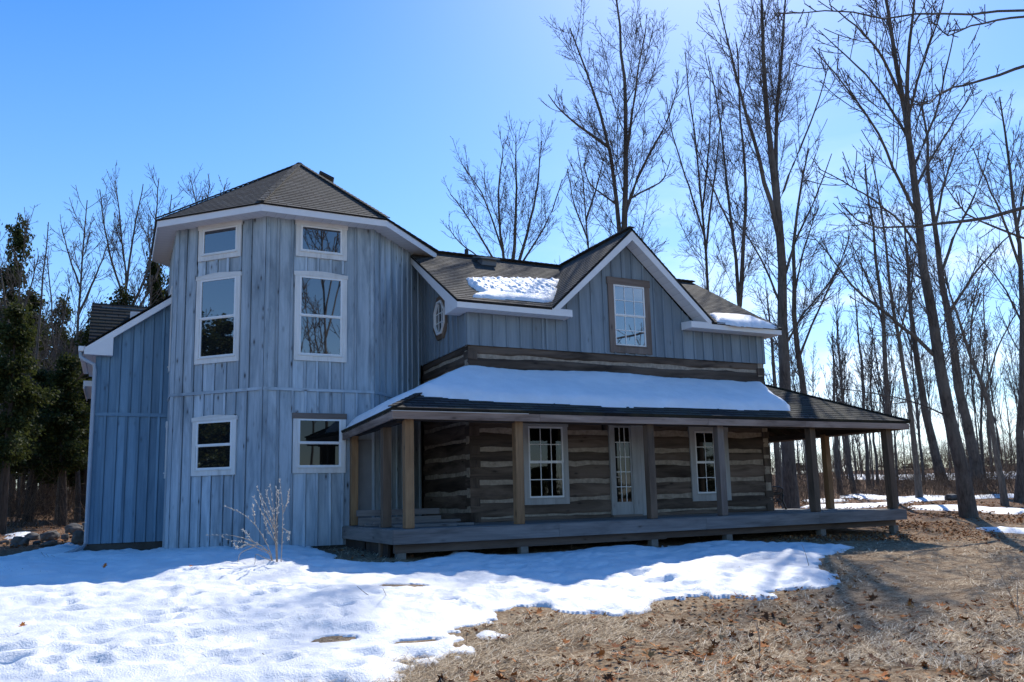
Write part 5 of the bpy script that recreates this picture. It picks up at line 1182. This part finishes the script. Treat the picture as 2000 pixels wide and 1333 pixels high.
keep = (vnoise(P[:, 0], P[:, 1], 1.3, 95)+.30+.02*np.clip(P[:, 1]-12, 0, 20) > rs2.rand(len(P))*.8) & ~((P[:, 0] > 4) & (P[:, 0] < 17.2) & (P[:, 1] > 14) & (P[:, 1] < 22))
P = P[keep]; n = len(P); tv_, tf_ = leaf_verts(np.random.RandomState(333)); allv = []
ang = rs2.uniform(0, 6.28, n); s = rs2.uniform(.035, .085, n)*np.where(P[:, 1] > 14, 1.45, 1.0); tilt = rs2.normal(0, .5, (n, 2))
Vl = np.repeat(tv_[None], n, 0)*s[:, None, None]; ca, sa = np.cos(ang)[:, None], np.sin(ang)[:, None]
x = Vl[:, :, 0]*ca-Vl[:, :, 1]*sa; y = Vl[:, :, 0]*sa+Vl[:, :, 1]*ca; z = Vl[:, :, 2]+x*tilt[:, :1]*.7+y*tilt[:, 1:]*.7
Vl = np.stack([x+P[:, :1], y+P[:, 1:2], z+ground_z(P[:, 0], P[:, 1])[:, None]+.02+.25*s[:, None]], -1).reshape(-1, 3)
Fl = (tf_[None]+(np.arange(n)*len(tv_))[:, None, None]).reshape(-1, 3)
tag(add_obj('leaf_litter', mesh_np('leaf_litter', Vl, Fl, M['leafs'])), 'scattered small brown leaf litter over the ground', 'leaves', kind='stuff')

# ------------------------------------------------------------------ boulders by the left corner
def rock(px, py, w, h, label, seed):
    p = hit_ground(px, py); D = p@FWD; rs = np.random.RandomState(seed); bm = bmesh.new(); bmesh.ops.create_icosphere(bm, subdivisions=4, radius=1)
    sx_, sz_ = w*D/FPX/2, h*D/FPX/2; 
    for v in bm.verts:
        c = v.co.copy(); k = 1+.35*(float(vnoise(c.x*2+seed, c.y*2+c.z*1.7, .9, seed))+float(vnoise(c.z*2, c.x+c.y*2+seed, .4, seed+1))*.5)
        c = Vector([math.copysign(abs(a)**.75, a) for a in c])
        v.co = Vector((c.x*sx_*k, c.y*sx_*.8*k, c.z*sz_*k*1.05))
    me = bpy.data.meshes.new('boulder'); bm.to_mesh(me); bm.free(); me.materials.append(M['rock']); me.polygons.foreach_set('use_smooth', np.ones(len(me.polygons), bool))
    o = add_obj('boulder', me, None, (p[0], p[1], float(ground_z(p[0], p[1]))+sz_*.75)); o.rotation_euler = (rs.uniform(-.2, .2), rs.uniform(-.2, .2), rs.uniform(0, 3)); tag(o, label, 'boulder', 'field stones by the wing corner')
for k, (px, py, w, h, lab) in enumerate(((37, 1066, 32, 20, 'rounded grey boulder, leftmost of the big field stones'), (64, 1056, 32, 16, 'flat boulder with snow beside it, second from the left'), (97, 1056, 34, 20, 'smooth bulging boulder in the middle of the stone row'), (96, 1067, 36, 11, 'low slab stone lying under the bulging boulder'), (126, 1058, 14, 16, 'small upright stone right of the bulging boulder'), (143, 1044, 30, 22, 'large dark boulder uphill near the downspout'), (156, 1062, 30, 26, 'big dark boulder right beside the downspout'), (28, 1070, 16, 9, 'small pale stone at the front left of the row'), (72, 1064, 14, 8, 'small stone wedged between two big boulders'), (168, 1036, 18, 16, 'half hidden boulder behind the downspout'), (10, 1064, 18, 9, 'small dark stone at the far left edge'))):
    rock(px, py, w, h, lab, 400+k)
rock(1860, 977, 26, 13, 'mossy half sunken boulder left of the big maple', 430)

# ------------------------------------------------------------------ willow shrub in the snow
wb = hit_ground(545, 1113); wD = float(wb@FWD); shrub = empty('willow_shrub', wb); tag(shrub, 'bare willow bush with pale catkins in front of the tower', 'shrub')
def zz(pts): return [(400+x*.2, 920+y*.2) for x, y in pts]
ST = [([(740, 985), (755, 700), (765, 380), (745, 230), (735, 95)], 1), ([(710, 985), (690, 640), (682, 450), (660, 280), (640, 150)], 1), ([(712, 985), (705, 600), (700, 350), (700, 170)], 1), ([(700, 900), (690, 650), (620, 500), (540, 380), (480, 260)], 1), ([(705, 850), (690, 560), (600, 350), (515, 165)], 1), ([(680, 985), (650, 800), (570, 640), (480, 500), (350, 400), (210, 350)], 1), ([(672, 950), (640, 790), (540, 720), (450, 680), (250, 620), (30, 630)], 1), ([(640, 790), (480, 740), (380, 690), (280, 690), (180, 650)], 1), ([(470, 690), (420, 630), (375, 580)], 1), ([(490, 510), (480, 420), (465, 340)], 1), ([(765, 560), (820, 600), (815, 660)], 1), ([(762, 420), (805, 310), (825, 195)], 1),
      ([(690, 600), (640, 480), (560, 330), (540, 260)], 1), ([(695, 560), (660, 400), (610, 260), (605, 200)], 1), ([(700, 520), (720, 330), (715, 200)], 1), ([(690, 700), (600, 560), (570, 430)], 1), ([(520, 725), (400, 720), (330, 760), (290, 720)], 1),
      ([(670, 890), (580, 850), (490, 800), (495, 910), (450, 965)], 0), ([(480, 740), (340, 800), (325, 890), (285, 975)], 0), ([(665, 880), (620, 800), (520, 770)], 0)]
rs = np.random.RandomState(17); mb = MB(); bud = MB()
for s_, buds in ST:
    off = rs.uniform(-.35, .35); P = [at(x, y, wD+off*i/(len(s_)-1)) for i, (x, y) in enumerate(zz(s_))]; Q = resample(P, 14)
    mb.tube(Q, np.linspace(.008 if len(s_) > 3 else .006, .003, 14), 5, False)
    if buds:
        for k in range(4, 14):
            for r in range(2):
                q = Q[k]+(Q[min(k+1, 13)]-Q[k])*rs.rand(); d = (Q[k]-Q[k-1]); d = d/np.linalg.norm(d)*.8+rs.randn(3)*.35; d /= np.linalg.norm(d)
                bud.tube([q, q+d*.018, q+d*.038], [.003, .0075, .003], 5)
mb.build('stem', M['willow'], shrub, smooth=True); tag(bud.build('catkin', M['bud'], shrub, smooth=True), kind='stuff')
# weed stalks poking through the snow and straw
for k, (base, tops, lab) in enumerate((((1484, 1275), [[(1482, 1230), (1478, 1212)], [(1484, 1240), (1474, 1216)]], 'single dry weed stalk standing in the leafy straw'), ((1581, 1110), [[(1575, 1085), (1566, 1064)]], 'thin dry stalk at the right tip of the snow'), ((112, 1100), [[(82, 1085), (80, 1078)], [(95, 1090), (90, 1082)], [(118, 1092), (100, 1085)]], 'little dead weed tuft in the shaded snow at left'), ((1990, 1205), [[(1970, 1150), (1945, 1105)], [(1985, 1160), (1990, 1130)]], 'slender dry stalk leaning at the right edge of the straw'), ((535, 1293), [[(522, 1283), (512, 1276)]], 'tiny bent twig sticking out of the snow'), ((575, 1288), [[(588, 1284), (598, 1282)]], 'short dark twig lying on the snow'), ((765, 1186), [[(735, 1172), (705, 1155), (697, 1145)], [(760, 1175), (748, 1150)]], 'thin branching twig lying on the sunlit snow'))):
    b = hit_ground(*base); D = float(b@FWD); mb = MB(); b2 = b+np.array([0, 0, -.02])
    for t in tops: mb.tube(resample([b2]+[at(x, y, D+.1*rs.randn()) for x, y in t], 6), np.linspace(.006, .003, 6), 5)
    tag(mb.build('dry_stalk', M['willow'], None, base=b, smooth=True), lab, 'stalk')
